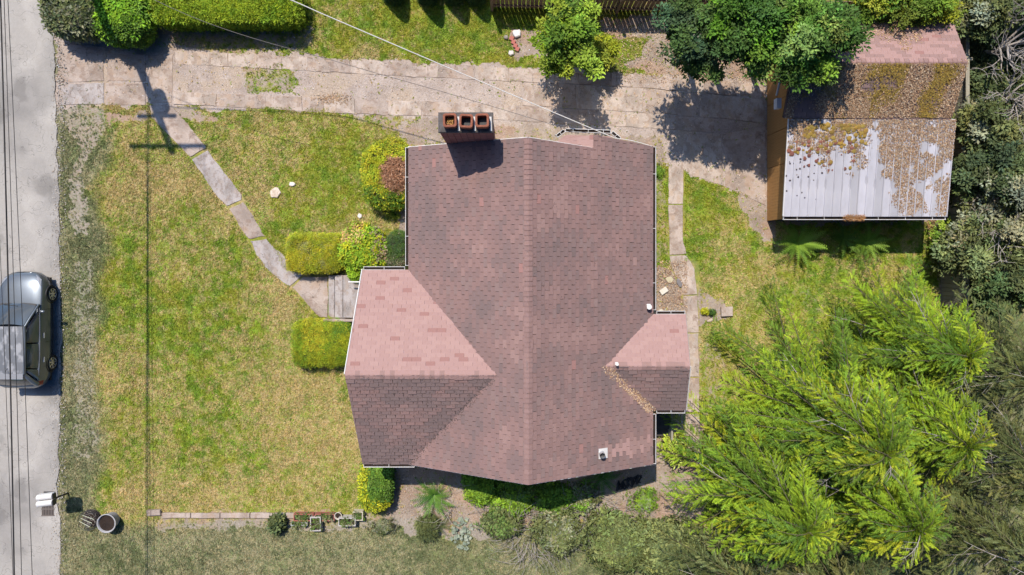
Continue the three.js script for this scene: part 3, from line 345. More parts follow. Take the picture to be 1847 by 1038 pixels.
// ---------------------------------------------------------------- garage with shingled gable and ribbed lean-to
const GE = 2.75, GR = 3.65, LF = 2.2;
const garage = thing('garage', 'tan-walled garage with mossy shingles and a pale ribbed lean-to roof', 'garage');
const gx0 = X(1413, GE), gx1 = X(1714, GE) + 0.04, gzr = Z(112, GR), gz0 = Z(30, GE), gz1 = Z(213, GE), lz = Z(391, LF), lx0 = X(1413, LF), lx1 = X(1708, LF);
{
  const N = [V3(gx0, GE, gz0), V3(gx1, GE, gz0), V3(gx1, GR, gzr), V3(gx0, GR, gzr)], Sl = [V3(gx0, GE, gz1), V3(gx1, GE, gz1 + 0.06), V3(gx1, GR, gzr), V3(gx0, GR, gzr)];
  const roof = mesh('roof', merge([deck(N), deck(Sl)]), std([0.05, 0.04, 0.04], 1), garage), tabs = [], xAx = V3(1, 0, 0);
  shingleSlope(N, xAx, (c, r) => (r() < 0.03 ? 8 : r() < 0.6 ? 9 : 4), null, tabs, { seed: 51, lift: 0.4 }); shingleSlope(Sl, xAx, (c, r) => [5, 6, 3, 7][(r() * 4) | 0], null, tabs, { seed: 52, lift: 1.2 }); addShingles(roof, tabs);
  const dn = (a, b) => V3().subVectors(b, a).normalize(); ridgeCaps(roof, V3(gx0, GR, gzr), V3(gx1, GR, gzr), dn(V3(0, GR, gzr), V3(0, GE, gz0)), dn(V3(0, GR, gzr), V3(0, GE, gz1)), (r) => [4, 2, 9][(r() * 3) | 0], 53);
  const wx0 = X(1385), tan = std([0.42, 0.225, 0.075], 0.85, { map: at(woodTex, 0.9), bumpMap: at(fineBump, 2), bumpScale: 0.006 });
  const wz = [[gz0 + 0.35, gz0 + 1.35], [gz0 + 1.36, gz0 + 2.55], [gz0 + 2.56, -4.35], [-4.34, -3.1], [-3.09, lz + 0.06]];
  wz.forEach(([a, b], i) => { const h = [2.34, 2.34, 2.34, 2.2, 2.0][i]; mesh('wall_panel', box(0.05, h, b - a - 0.008, wx0, h / 2 + 0.01, (a + b) / 2), tan, garage); });
  mesh('back_wall', merge([box(0.08, 2.6, gz1 - gz0 - 0.6, gx1 - 0.35, 1.3, (gz0 + gz1) / 2), box(gx1 - wx0 - 0.4, 2.6, 0.08, (wx0 + gx1) / 2, 1.3, gz0 + 0.35), box(lx1 - wx0 - 0.5, 2.0, 0.08, (wx0 + lx1) / 2 - 0.1, 1.0, lz - 0.35), tri([wx0, 2.35, gz0 + 0.35, wx0, 2.35, gz1, wx0, GR - 0.2, gzr])]), new THREE.MeshStandardMaterial({ color: col(0.3, 0.2, 0.11), roughness: 0.9, side: THREE.DoubleSide }), garage);
  // ribbed metal sheets, one panel each
  const n = 20, w = (lx1 - lx0) / n, dz = lz - gz1 - 0.03, dy = LF - GE + 0.06, L = Math.hypot(dz, dy), ang = Math.atan2(-dy, dz), metalTex = tex(512, 512, (u, v) => { const k = 0.82 + 0.25 * fbm(u * 5, v * 8, 4, 8) - 0.3 * sm(0.62, 0.8, fbm(u * 9 + 2, v * 9, 4, 9)); return [k, k, k * 1.02]; }), mr = rng(61);
  const mm = [0, 1, 2, 3].map((i) => std([0.36 + 0.035 * i, 0.36 + 0.035 * i, 0.385 + 0.04 * i], 0.6, { metalness: 0.1, map: at(metalTex, 0.6 + 0.13 * i, 0.2 + 0.03 * i) }));
  const prof = new THREE.Shape(); [[0, 0], [w - 0.05, 0], [w - 0.038, 0.03], [w - 0.012, 0.03], [w - 0.002, 0], [w - 0.002, -0.012], [0, -0.012]].forEach(([a, b], i) => (i ? prof.lineTo(a, b) : prof.moveTo(a, b))); const pg = new THREE.ExtrudeGeometry(prof, { depth: L, bevelEnabled: false });
  const lean = new THREE.Group(); lean.name = 'lean_to_roof'; garage.add(lean);
  for (let i = 0; i < n; i++) { const m = mesh('metal_panel', pg, mm[(mr() * 4) | 0], lean); m.position.set(lx0 + i * w, GE - 0.03 + (mr() - 0.5) * 0.006, gz1 + 0.03); m.rotation.x = ang; m.rotation.z = (mr() - 0.5) * 0.02; }
  mesh('edge_flashing', box(0.03, 0.06, L, 0, 0, 0), M.white, lean).position.set(lx0 - 0.02, (GE + LF) / 2 - 0.01, (gz1 + lz) / 2); lean.children[n].rotation.x = ang;
  gutter(garage, V3(lx0 + 0.02, LF - 0.02, lz), V3(lx1 - 0.02, LF - 0.02, lz), V3(0, 0, 1), M.whiteDirty, 0.9);
  const w2 = mesh('wall_vent', box(0.16, 0.3, 0.36, X(1405, 2.1) - 0.02, 2.05, Z(187, 2.1)), std([0.6, 0.66, 0.78], 0.4), garage); const dp = mesh('downspout', tube([V3(gx0 - 0.02, GE - 0.05, Z(122, 2.6)), V3(gx0 - 0.05, 2.55, Z(150, 2.5)), V3(gx0 - 0.06, 2.3, Z(172, 2.3))], 0.04, 0.04, 6), std([0.6, 0.62, 0.66], 0.5), garage);
  mesh('eave_rafter', box(0.05, 0.12, 1.2, lx0 + 0.3, LF - 0.14, lz - 0.62), M.wood, garage);
}
const planted = [];
// ---------------------------------------------------------------- parked car
function patch(c, nu, nv, bulge, dir) {                  // curved panel between four corners c00 c10 c11 c01, bowed outward
  const pos = [], idx = [], uv = []; for (let j = 0; j <= nv; j++) for (let i = 0; i <= nu; i++) { const u = i / nu, v = j / nv, p = c[0].clone().multiplyScalar((1 - u) * (1 - v)).addScaledVector(c[1], u * (1 - v)).addScaledVector(c[2], u * v).addScaledVector(c[3], (1 - u) * v); const b = 16 * u * (1 - u) * v * (1 - v), b2 = 4 * u * (1 - u); p.addScaledVector(dir, bulge * (0.5 * b + 0.5 * b2)); pos.push(p.x, p.y, p.z); uv.push(u, v); }
  for (let j = 0; j < nv; j++) for (let i = 0; i < nu; i++) { const a = j * (nu + 1) + i, b = a + 1, d = a + nu + 1, e = d + 1; idx.push(a, b, e, a, e, d); } const g = new THREE.BufferGeometry(); g.setAttribute('position', new THREE.Float32BufferAttribute(pos, 3)); g.setAttribute('uv', new THREE.Float32BufferAttribute(uv, 2)); g.setIndex(idx); g.computeVertexNormals(); return g;
}
{
  const car = thing('parked_car', 'dark grey hatchback parked at the edge of the street', 'car', [X(107) - 0.91, 0.035, 3.02]);
  const dust = tex(512, 512, (u, v) => { const k = sm(0.48, 0.7, fbm(u * 7, v * 7, 5, 7)) * 0.55 + 0.1 * hsh((u * 512) | 0, (v * 512) | 0); return mix3([0.13, 0.14, 0.155], [0.40, 0.41, 0.43], k); });
  const paint = new THREE.MeshPhysicalMaterial({ color: col(0.125, 0.145, 0.165), metalness: 0.5, roughness: 0.36, clearcoat: 0.8, clearcoatRoughness: 0.12, side: THREE.DoubleSide }), dusty = new THREE.MeshPhysicalMaterial({ color: 0xffffff, map: dust, metalness: 0.2, roughness: 0.45, clearcoat: 0.4, clearcoatRoughness: 0.3, side: THREE.DoubleSide });
  const glass = new THREE.MeshPhysicalMaterial({ color: col(0.05, 0.06, 0.065), roughness: 0.06, metalness: 0, clearcoat: 1, side: THREE.DoubleSide }), trim = std([0.02, 0.02, 0.022], 0.6), chrome = std([0.6, 0.61, 0.63], 0.25, { metalness: 0.9 });
  // lower body lofted along its length: [z, half width, sill, belt height, crown]
  const st = [[-2.17, 0.30, 0.34, 0.58, 0.04], [-2.12, 0.50, 0.28, 0.64, 0.06], [-2.0, 0.67, 0.24, 0.71, 0.08], [-1.8, 0.785, 0.21, 0.775, 0.10], [-1.55, 0.84, 0.20, 0.83, 0.11], [-1.25, 0.862, 0.20, 0.875, 0.11], [-0.95, 0.87, 0.20, 0.925, 0.09], [-0.5, 0.872, 0.2, 0.965, 0.05], [0, 0.875, 0.2, 0.975, 0.04], [0.6, 0.875, 0.2, 0.985, 0.04], [1.1, 0.872, 0.2, 1.0, 0.04], [1.5, 0.86, 0.22, 1.01, 0.04], [1.8, 0.82, 0.26, 1.0, 0.04], [2.02, 0.74, 0.32, 0.96, 0.03], [2.12, 0.62, 0.38, 0.86, 0.02], [2.17, 0.45, 0.45, 0.72, 0.01]];
  const sec = ([z, w, s, b, c]) => { const h = [[w * 0.86, s], [w * 0.975, s + 0.1], [w, s + (b - s) * 0.42], [w * 0.995, s + (b - s) * 0.66], [w * 0.965, b - 0.05], [w * 0.915, b], [w * 0.6, b + c * 0.7], [0, b + c]]; return [...h, ...h.slice(0, -1).reverse().map(([x, y]) => [-x, y])].map(([x, y]) => V3(x, y, z)); };
  const pos = [], idx = [], uv = []; const m = 15; st.forEach((q) => sec(q).forEach((p) => { pos.push(p.x, p.y, p.z); uv.push(p.x, p.z); })); for (let i = 0; i < st.length - 1; i++) for (let k = 0; k < m - 1; k++) { const a = i * m + k, b = a + 1, d = a + m, e = d + 1; idx.push(a, b, e, a, e, d); } for (const i of [0, st.length - 1]) for (let k = 1; k < m - 1; k++) idx.push(i * m, i * m + k, i * m + k + 1);
  const bg = new THREE.BufferGeometry(); bg.setAttribute('position', new THREE.Float32BufferAttribute(pos, 3)); bg.setAttribute('uv', new THREE.Float32BufferAttribute(uv, 2)); bg.setIndex(idx); bg.computeVertexNormals(); mesh('body', bg, paint, car); mesh('floor_pan', box(1.5, 0.12, 3.9, 0, 0.24, 0), trim, car);
  // greenhouse
  const A = (s) => V3(s * 0.78, 0.955, -0.98), B = (s) => V3(s * 0.585, 1.44, -0.22), C = (s) => V3(s * 0.575, 1.44, 1.52), D = (s) => V3(s * 0.74, 1.0, 1.96);
  mesh('windshield', patch([A(-1).add(V3(0.07, 0.01, 0)), A(1).add(V3(-0.07, 0.01, 0)), B(1).add(V3(-0.05, 0, -0.02)), B(-1).add(V3(0.05, 0, -0.02))], 10, 5, 0.13, V3(0, 0.3, -1).normalize()), glass, car);
  mesh('roof', patch([B(-1), B(1), C(1), C(-1)], 10, 8, 0.06, V3(0, 1, 0)), dusty, car); mesh('rear_window', patch([C(-1).add(V3(0.06, -0.02, 0.1)), C(1).add(V3(-0.06, -0.02, 0.1)), D(1).add(V3(-0.08, 0.02, 0.02)), D(-1).add(V3(0.08, 0.02, 0.02))], 8, 4, 0.07, V3(0, 0.4, 1).normalize()), glass, car);
  for (const s of [-1, 1]) { const sx = (x, y, z) => V3(s * x, y, z); const xo = (y) => lerp(0.80, 0.60, (y - 0.97) / 0.45);
    mesh('pillar', tube([A(s), A(s).lerp(B(s), 0.5).add(V3(s * 0.025, 0.02, -0.03)), B(s)], 0.045, 0.04, 6), paint, car); mesh('pillar', tube([C(s), C(s).lerp(D(s), 0.5).add(V3(s * 0.03, 0.03, 0.03)), D(s)], 0.07, 0.1, 6), paint, car); mesh('roof_rail', tube([B(s), V3(s * 0.60, 1.455, 0.6), C(s)], 0.05, 0.05, 6), paint, car);
    const win = (z0, z1, t0, t1, name) => { mesh(name, patch([sx(xo(0.985), 0.985, z0), sx(xo(0.985), 0.985, z1), sx(xo(1.39), 1.39, t1), sx(xo(1.39), 1.39, t0)], 6, 4, 0.03, V3(s, 0.3, 0).normalize()), glass, car); }; win(-0.80, 0.42, -0.14, 0.38, 'side_window'); win(0.47, 1.38, 0.43, 1.30, 'side_window'); win(1.43, 1.80, 1.34, 1.46, 'side_window');
    mesh('window_trim', tube([sx(0.815, 0.975, -0.86), sx(0.835, 0.985, 0.4), sx(0.82, 1.0, 1.3), sx(0.75, 1.03, 1.86), sx(0.64, 1.3, 1.62)], 0.014, 0.014, 5), chrome, car);
    const mi = mesh('side_mirror', new THREE.SphereGeometry(0.1, 12, 8), paint, car); mi.scale.set(1.1, 0.65, 0.6); mi.position.copy(sx(0.93, 1.0, -0.72)); for (const z of [0.18, 1.08]) { const hdl = mesh('door_handle', box(0.04, 0.035, 0.19), chrome, car); hdl.position.copy(sx(0.88, 0.82, z)); hdl.rotation.z = -s * 0.15; }
    for (const z of [-0.78, 0.44, 1.34]) mesh('door_seam', tube([sx(0.79, 0.96, z), sx(0.873, 0.72, z), sx(0.878, 0.5, z), sx(0.86, 0.3, z + (z > 1 ? -0.12 : 0))], 0.006, 0.006, 4), trim, car); mesh('sill_strip', tube([sx(0.875, 0.34, -0.95), sx(0.885, 0.33, 0.2), sx(0.875, 0.34, 1.0)], 0.02, 0.02, 5), trim, car);
    mesh('headlight', patch([sx(0.50, 0.69, -2.07), sx(0.72, 0.73, -1.89), sx(0.765, 0.815, -1.62), sx(0.58, 0.79, -1.88)], 4, 4, 0.02, V3(s * 0.4, 0.7, -0.6).normalize()), new THREE.MeshPhysicalMaterial({ color: col(0.22, 0.23, 0.25), roughness: 0.2, clearcoat: 1, side: THREE.DoubleSide }), car); mesh('tail_light', patch([sx(0.76, 0.72, 2.02), sx(0.80, 0.72, 1.86), sx(0.76, 0.97, 1.86), sx(0.70, 0.97, 2.03)], 3, 3, 0.03, V3(s * 0.6, 0.2, 0.8)), std([0.28, 0.02, 0.02], 0.2, { side: THREE.DoubleSide }), car);
    for (const z of [-1.32, 1.28]) { const arch = mesh('wheel_arch', new THREE.TorusGeometry(0.335, 0.03, 6, 20, Math.PI * 1.1), trim, car); arch.rotation.set(0, Math.PI / 2, 0); arch.rotateZ(-0.05 * Math.PI); arch.position.copy(sx(0.845, 0.33, z)); 
      const wh = mesh('wheel', new THREE.CylinderGeometry(0.30, 0.30, 0.16, 24), std([0.03, 0.03, 0.03], 0.8), car); wh.rotation.z = Math.PI / 2; wh.position.copy(sx(0.765, 0.31, z)); const ty = mesh('tyre', new THREE.TorusGeometry(0.255, 0.062, 10, 28), std([0.018, 0.018, 0.018], 0.9), wh); ty.rotation.x = Math.PI / 2; ty.position.y = -s * 0.06;
      const sp = []; for (let k = 0; k < 7; k++) sp.push(box(0.05, 0.02, 0.20, 0, 0, 0.11).rotateY(k * Math.PI * 2 / 7)); sp.push(new THREE.CylinderGeometry(0.055, 0.055, 0.03, 14), new THREE.TorusGeometry(0.205, 0.014, 6, 24).rotateX(Math.PI / 2)); const rim = mesh('rim', merge(sp), chrome, wh); rim.position.y = -s * 0.098; } }
  mesh('spoiler', box(1.08, 0.035, 0.2, 0, 1.455, 1.6), std([0.2, 0.21, 0.23], 0.5), car); mesh('bumper_seam', tube([V3(-0.76, 0.58, -1.95), V3(-0.45, 0.60, -2.13), V3(0, 0.61, -2.175), V3(0.45, 0.60, -2.13), V3(0.76, 0.58, -1.95)], 0.012, 0.012, 5), trim, car); mesh('cowl', patch([V3(-0.7, 0.985, -1.0), V3(0.7, 0.985, -1.0), V3(0.68, 1.0, -0.93), V3(-0.68, 1.0, -0.93)], 8, 1, 0.1, V3(0, 0.2, -1).normalize()), trim, car); mesh('antenna', tube([V3(0.0, 1.5, 1.3), V3(0, 1.62, 1.42)], 0.012, 0.006, 5), trim, car); mesh('wiper', tube([V3(-0.5, 1.03, -1.0), V3(0.1, 1.1, -0.93)], 0.012, 0.012, 4), trim, car);
}
// ---------------------------------------------------------------- utility pole above the frame, cables, service drops
{
  const px = X(198), pz = Z(-20); const pole = thing('utility_pole', 'tall wooden utility pole standing behind the street-corner hedge', 'utility pole', [px, 0, pz]); const pw = std([0.16, 0.13, 0.10], 0.95);
  mesh('shaft', tube([V3(0, 0, 0), V3(0, 11.4, 0)], 0.19, 0.13, 12), pw, pole); mesh('crossarm', box(3.0, 0.13, 0.11, 0, 10.7, 0.16), pw, pole); mesh('crossarm', box(1.5, 0.12, 0.1, 0.0, 8.6, 0.16), pw, pole); for (const x of [-1.35, -0.6, 0.6, 1.35]) mesh('insulator', new THREE.CylinderGeometry(0.04, 0.06, 0.16, 8).translate(x, 10.85, 0.16), M.whiteDirty, pole); mesh('transformer', new THREE.CylinderGeometry(0.27, 0.27, 0.9, 16).translate(0.38, 7.5, 0.22), std([0.3, 0.31, 0.32], 0.5), pole);
  const cab = (pts, r, label, m = M.black) => { const c = mesh('overhead_cable', tube(pts, r, r, 5, 40), m); tag(c, label, 'cable', 'cables overhead'); };
  const run = (x0, h0, x1, h1, r, label) => { const a = V3(px + x0, h0, pz), b = V3(px + x1, h1, 16); const p = []; for (let i = 0; i <= 8; i++) { const t = i / 8; p.push(V3(lerp(a.x, b.x, t), lerp(h0, h1, t) - 0.35 * 4 * t * (1 - t) * 0.25, lerp(a.z, b.z, t))); } cab(p, r, label); };
  run(0.18, 6.15, 0.30, 5.5, 0.022, 'thickest black overhead cable crossing above the parked car'); run(0.2, 6.05, 0.46, 5.35, 0.010, 'thin black overhead cable just right of the thickest one'); run(0.25, 6.0, 0.72, 5.15, 0.010, 'rightmost thin black cable above the street edge'); run(0.1, 6.5, 0.1, 6.0, 0.013, 'leftmost black cable near the left picture edge'); run(0.0, 6.45, 0.52, 5.7, 0.008, 'slanting thin cable crossing the other street cables');
  for (const x of [-1.35, 1.35]) { const p = []; for (let i = 0; i <= 6; i++) { const t = i / 6; p.push(V3(px + x, 10.9 - 0.6 * t, lerp(pz + 0.16, 20, t))); } const c = mesh('overhead_cable', tube(p, 0.008, 0.008, 4, 24), M.black); tag(c, x < 0 ? 'power line on the street end of the pole crossarm' : 'power line on the house end of the pole crossarm', 'cable', 'cables overhead'); }
  const hb = P(1108, 249, 3.0); const far = P(500, -10, 5.2); const d = []; for (let i = 0; i <= 8; i++) { const t = i / 8; const q = hb.clone().lerp(far, t); q.y -= 0.25 * t * (1 - t) * 4 * 0.25; d.push(q); } d.push(V3(px + 0.2, 8.2, pz)); const sd = mesh('service_drop', tube(d, 0.017, 0.017, 5, 50), std([0.55, 0.54, 0.52], 0.7)); tag(sd, 'pale thick service cable slanting from the bay roof to the top edge', 'cable', 'service lines to the house');
  const hb2 = P(1176, 264, 2.85); const l2 = mesh('service_drop', tube([hb, P(1140, 254, 2.95), hb2], 0.013, 0.013, 5, 10), std([0.6, 0.59, 0.57], 0.7)); tag(l2, 'short pale cable running along the roof edge to the gutter corner', 'cable', 'service lines to the house');
  const q = [P(1040, 238, 2.9), P(820, 172, 3.6), P(620, 115, 4.3), P(340, 28, 5.4), V3(px, 6.8, pz)]; const l3 = mesh('service_drop', tube(q, 0.009, 0.009, 5, 40), std([0.13, 0.12, 0.115], 0.7)); tag(l3, 'thin dark telephone line slanting over the driveway', 'cable', 'service lines to the house');
}
// ---------------------------------------------------------------- mailboxes, drain, planters
{
  const h = 1.15, mb = thing('twin_mailbox', 'pair of white arched mailboxes on a bent black post at the kerb', 'mailbox', [X(121), 0, Z(888)]), o = mb.position; const shell = () => { const s = new THREE.Shape(); s.moveTo(-0.1, 0); s.lineTo(-0.1, 0.13); s.absarc(0, 0.13, 0.1, Math.PI, 0, true); s.lineTo(0.1, 0); s.lineTo(-0.1, 0); return new THREE.ExtrudeGeometry(s, { depth: 0.56, bevelEnabled: true, bevelSize: 0.008, bevelThickness: 0.008, bevelSegments: 1, curveSegments: 8 }).rotateY(-Math.PI / 2 + 0.12); };
  for (const py of [894, 905.5]) { const b = mesh('mailbox_shell', shell(), M.white, mb); const q = P(99, py - 1, h); b.position.set(q.x - o.x, h, q.z - o.z); const d = mesh('mailbox_back', box(0.03, 0.2, 0.18), M.darkMetal, b); d.position.set(0.03, 0.11, 0); d.rotation.y = 0.12; }
  const q = P(100, 900, h); mesh('post', tube([V3(0.03, 0, 0.05), V3(0, 0.45, 0), V3(0, h - 0.12, 0)], 0.035, 0.035, 8), M.black, mb); mesh('arm', tube([V3(0, h - 0.12, -0.02), V3(q.x - o.x - 0.1, h - 0.06, q.z - o.z + 0.02)], 0.03, 0.03, 8), M.black, mb); mesh('shelf', box(0.4, 0.03, 0.5, q.x - o.x - 0.25, h - 0.02, q.z - o.z), M.black, mb);
  const dr = thing('storm_drain', 'rusty slotted storm drain grate in the street below the mailboxes', 'drain', [X(87), 0.036, Z(918)]); for (let i = 0; i < 8; i++) mesh('grate_bar', box(0.035, 0.02, 0.5, -0.21 + i * 0.06, 0.008, 0), std([0.12, 0.1, 0.09], 0.8), dr); mesh('grate_frame', merge([box(0.5, 0.02, 0.04, 0, 0.01, -0.25), box(0.5, 0.02, 0.04, 0, 0.01, 0.25), box(0.5, 0.02, 0.04, 0, 0.01, 0)]), std([0.12, 0.1, 0.09], 0.8), dr); mesh('pit', box(0.46, 0.004, 0.46, 0, 0.0, 0), M.black, dr);
  // round tub with soil
  const tub = thing('round_tub', 'round tub of dark soil with a pale rim at the lawn corner', 'planter', [X(203), 0, Z(937)]); mesh('tub_wall', new THREE.LatheGeometry([[0.28, 0], [0.33, 0.42], [0.36, 0.42], [0.36, 0.45], [0.32, 0.45], [0.3, 0.36]].map(([a, b]) => new THREE.Vector2(a, b)), 28), std([0.32, 0.32, 0.33], 0.8, { side: THREE.DoubleSide }), tub); mesh('soil', new THREE.CylinderGeometry(0.315, 0.3, 0.04, 24).translate(0, 0.36, 0), M.soil, tub);
  const ring = thing('wire_compost_ring', 'round heap of twigs in a wire ring with pale canes across it', 'compost ring', [X(166), 0, Z(935)]); mesh('heap', new THREE.SphereGeometry(0.34, 18, 8, 0, 6.3, 0, 1.55).scale(1, 0.5, 1), M.soil, ring); const r = rng(8), tw = []; for (let i = 0; i < 90; i++) { const a = r() * 6.28, q2 = r() * 0.34, b = a + (r() - 0.5) * 2; tw.push(tube([V3(Math.cos(a) * q2, 0.1 + 0.12 * r(), Math.sin(a) * q2), V3(Math.cos(a) * q2 * 0.5 + Math.cos(b) * 0.15, 0.22, Math.sin(a) * q2 * 0.5 + Math.sin(b) * 0.15)], 0.008, 0.005, 4)); } mesh('twigs', merge(tw), M.barkGrey, ring);
  for (let i = 0; i < 4; i++) mesh('wire_hoop', new THREE.TorusGeometry(0.36, 0.008, 5, 30).rotateX(Math.PI / 2).translate(0, 0.06 + i * 0.09, 0), M.darkMetal, ring); for (let i = 0; i < 3; i++) { const c = mesh('cane', tube([V3(-0.26, 0.34, -0.12 + i * 0.13), V3(0.2, 0.36, -0.2 + i * 0.16)], 0.012, 0.012, 5), std([0.45, 0.47, 0.36], 0.8), ring); c.rotation.y = -0.5; }
  // trough planters and trays along the neighbour's bed
  const trough = (x0, x1, y0, y1, h, c, name, label, soil = true) => { const g = thing(name, label, 'planter', [X((x0 + x1) / 2, h), 0, Z((y0 + y1) / 2, h)]), w = X(x1, h) - X(x0, h), d = Z(y1, h) - Z(y0, h), m = std(c, 0.75), t = 0.03; mesh('side', box(w, h, t, 0, h / 2, -d / 2 + t / 2), m, g); mesh('side', box(w, h, t, 0, h / 2, d / 2 - t / 2), m, g); mesh('end', box(t, h - 0.004, d - 2 * t, -w / 2 + t / 2, h / 2, 0), m, g); mesh('end', box(t, h - 0.004, d - 2 * t, w / 2 - t / 2, h / 2, 0), m, g); mesh('soil', box(w - 2 * t, h * 0.8, d - 2 * t, 0, h * 0.4, 0), M.soil, g); planted.push([g, w, h, d]); return g; };
  trough(529, 565, 928, 941, 0.25, [0.30, 0.10, 0.075], 'trough_planter', 'left terracotta-red trough on the edging'); trough(567.5, 603, 928, 941, 0.25, [0.28, 0.095, 0.075], 'trough_planter', 'right terracotta-red trough on the edging, beside the round ring pot'); trough(636, 654, 924, 940, 0.3, [0.48, 0.44, 0.34], 'square_planter', 'small cream square planter near the boxy shrub'); trough(559, 578, 934, 959, 0.35, [0.42, 0.4, 0.38], 'square_planter', 'pale upright planter of dark soil on the neighbour side'); trough(610, 641, 935, 950, 0.35, [0.42, 0.4, 0.38], 'trough_planter', 'wide pale planter on the neighbour side below the square planter'); trough(524, 554, 943, 949, 0.18, [0.36, 0.37, 0.38], 'shallow_tray', 'narrow pale tray left of the upright planter');
  const pot = thing('ring_pot', 'small pale round pot beside the red troughs', 'pot', [X(610, 0.2), 0, Z(931, 0.2)]); mesh('pot_wall', new THREE.LatheGeometry([[0.09, 0], [0.13, 0.22], [0.145, 0.22], [0.145, 0.25], [0.12, 0.25], [0.1, 0.17]].map(([a, b]) => new THREE.Vector2(a, b)), 18), std([0.5, 0.46, 0.38], 0.8, { side: THREE.DoubleSide }), pot); mesh('soil', new THREE.CylinderGeometry(0.11, 0.11, 0.02, 14).translate(0, 0.18, 0), M.soil, pot);
}
// ---------------------------------------------------------------- loose stones, bricks and blocks
function stone(px, py, w, d, h, seed, label, mat, turn = 0, cat = 'stone', group) { const r = rng(seed), n = 11, poly = []; for (let i = 0; i < n; i++) { const a = i / n * 6.283, k = 0.8 + 0.35 * r(); poly.push([Math.cos(a) * w / 2 * k, Math.sin(a) * d / 2 * k]); } const m = mesh(cat === 'stone' ? 'stone' : cat.replace(/ /g, '_'), slab(poly, 0, h, Math.min(0.03, h * 0.35)), mat); m.position.set(X(px), 0.01, Z(py)); m.rotation.set((r() - 0.5) * 0.2, turn, (r() - 0.5) * 0.2); tag(m, label, cat, group); return m; }
function rectBlock(px, py, w, d, h, turn, name, label, mat, cat, group, y = 0.005) { const m = mesh(name, slab([[-w / 2, -d / 2], [w / 2, -d / 2], [w / 2, d / 2], [-w / 2, d / 2]], 0, h, 0.012), mat); m.position.set(X(px), y, Z(py)); m.rotation.y = turn; tag(m, label, cat, group); return m; }
stone(497, 348, 0.42, 0.46, 0.06, 3, 'largest pale chalky stone lying in the front lawn', std([1.3, 1.2, 1.05], 0.95, { map: at(concreteTex, 0.9) })); stone(527, 333, 0.24, 0.18, 0.06, 4, 'small pale stone right of the largest lawn stone', std([0.62, 0.57, 0.52], 0.95)); stone(649, 390, 0.17, 0.2, 0.06, 5, 'small pale stone in the lawn below the round shrub', std([0.6, 0.56, 0.52], 0.95));
rectBlock(1310, 562, 0.44, 0.36, 0.14, 0.04, 'concrete_block', 'pale square concrete block on the back lawn beside the side path', M.concreteC, 'block');
stone(932, 62, 0.36, 0.3, 0.12, 6, 'white broken slab at the edge of the fence shadow', std([0.6, 0.58, 0.58], 0.9), 0.5); stone(913, 68, 0.2, 0.16, 0.1, 7, 'small pale stone left of the red bricks', M.stone); stone(922, 96, 0.22, 0.2, 0.08, 9, 'pale stone at the lower end of the red bricks', std([0.55, 0.52, 0.5], 0.9));
const brickRed = std([0.38, 0.13, 0.105], 0.9, { map: grainTex }); [[923, 70], [926, 76.5], [929.5, 83], [933, 89]].forEach(([x, y], i) => rectBlock(x, y, 0.15, 0.16, 0.07, -0.5 + 0.04 * i, 'loose_brick', ['topmost of the four red bricks in a row on bare soil', 'second red brick from the top of the row of four', 'third red brick from the top of the row of four', 'lowest of the four red bricks in a row on bare soil'][i], brickRed, 'brick', 'row of red bricks'));
rectBlock(990, 117, 0.34, 0.28, 0.09, 0.35, 'paving_piece', 'bluish broken paving piece left in the pile under the young tree', M.concreteG, 'paving'); rectBlock(1002, 121, 0.28, 0.22, 0.07, 0.7, 'paving_piece', 'lowest bluish paving piece in the pile under the young tree', M.concreteG, 'paving'); rectBlock(1008, 108, 0.36, 0.2, 0.07, -0.15, 'paving_piece', 'upper bluish paving piece in the pile under the young tree', M.concreteG, 'paving');
{ const w = mesh('wedge_stone', slab([[-0.3, 0.05], [-0.22, -0.18], [0.0, -0.12], [0.36, 0.14], [0.34, 0.2], [0.0, 0.1]], 0, 0.1, 0.015), M.concreteG); w.position.set(X(1045), 0.03, Z(128)); tag(w, 'grey wedge of broken concrete on the driveway edge under the young tree', 'stone'); }
rectBlock(1197, 525, 0.3, 0.2, 0.09, 0.6, 'flat_stone', 'flat pale stone on the bare bed beside the right eave', std([0.55, 0.53, 0.47], 0.9), 'stone'); stone(1208, 505, 0.34, 0.24, 0.04, 12, 'yellowish flat stone in the bed at the path bend', std([0.45, 0.41, 0.28], 0.95)); stone(1225, 512, 0.2, 0.4, 0.06, 13, 'dark rubble at the edge of the side path bend', std([0.17, 0.16, 0.165], 0.95), 0.5); stone(1192, 562, 0.22, 0.16, 0.06, 14, 'pale stone against the back wing gutter', std([0.5, 0.47, 0.4], 0.95)); stone(1281, 578, 0.26, 0.12, 0.05, 15, 'thin tan stone by the little plants next to the side path', std([0.4, 0.33, 0.25], 0.95), 0.4);
{ // black scrap in the shade below the back corner of the house
  const g = thing('black_wire_coil', 'tangle of black hose in the shade below the right house corner', 'hose', [X(1132), 0, Z(872)]); const r = rng(17), t = []; let p = V3(-0.45, 0.05, 0.1); for (let k = 0; k < 3; k++) { const pts = []; for (let i = 0; i < 16; i++) pts.push(V3(-0.45 + i * 0.062 + 0.05 * Math.sin(i * 2.1 + k), 0.05 + 0.05 * k + 0.05 * r(), 0.18 * Math.cos(i * 1.7 + k * 2) - i * 0.02 + 0.1)); mesh('hose_loop', tube(pts, 0.03, 0.03, 6, 60), M.black, g); } }
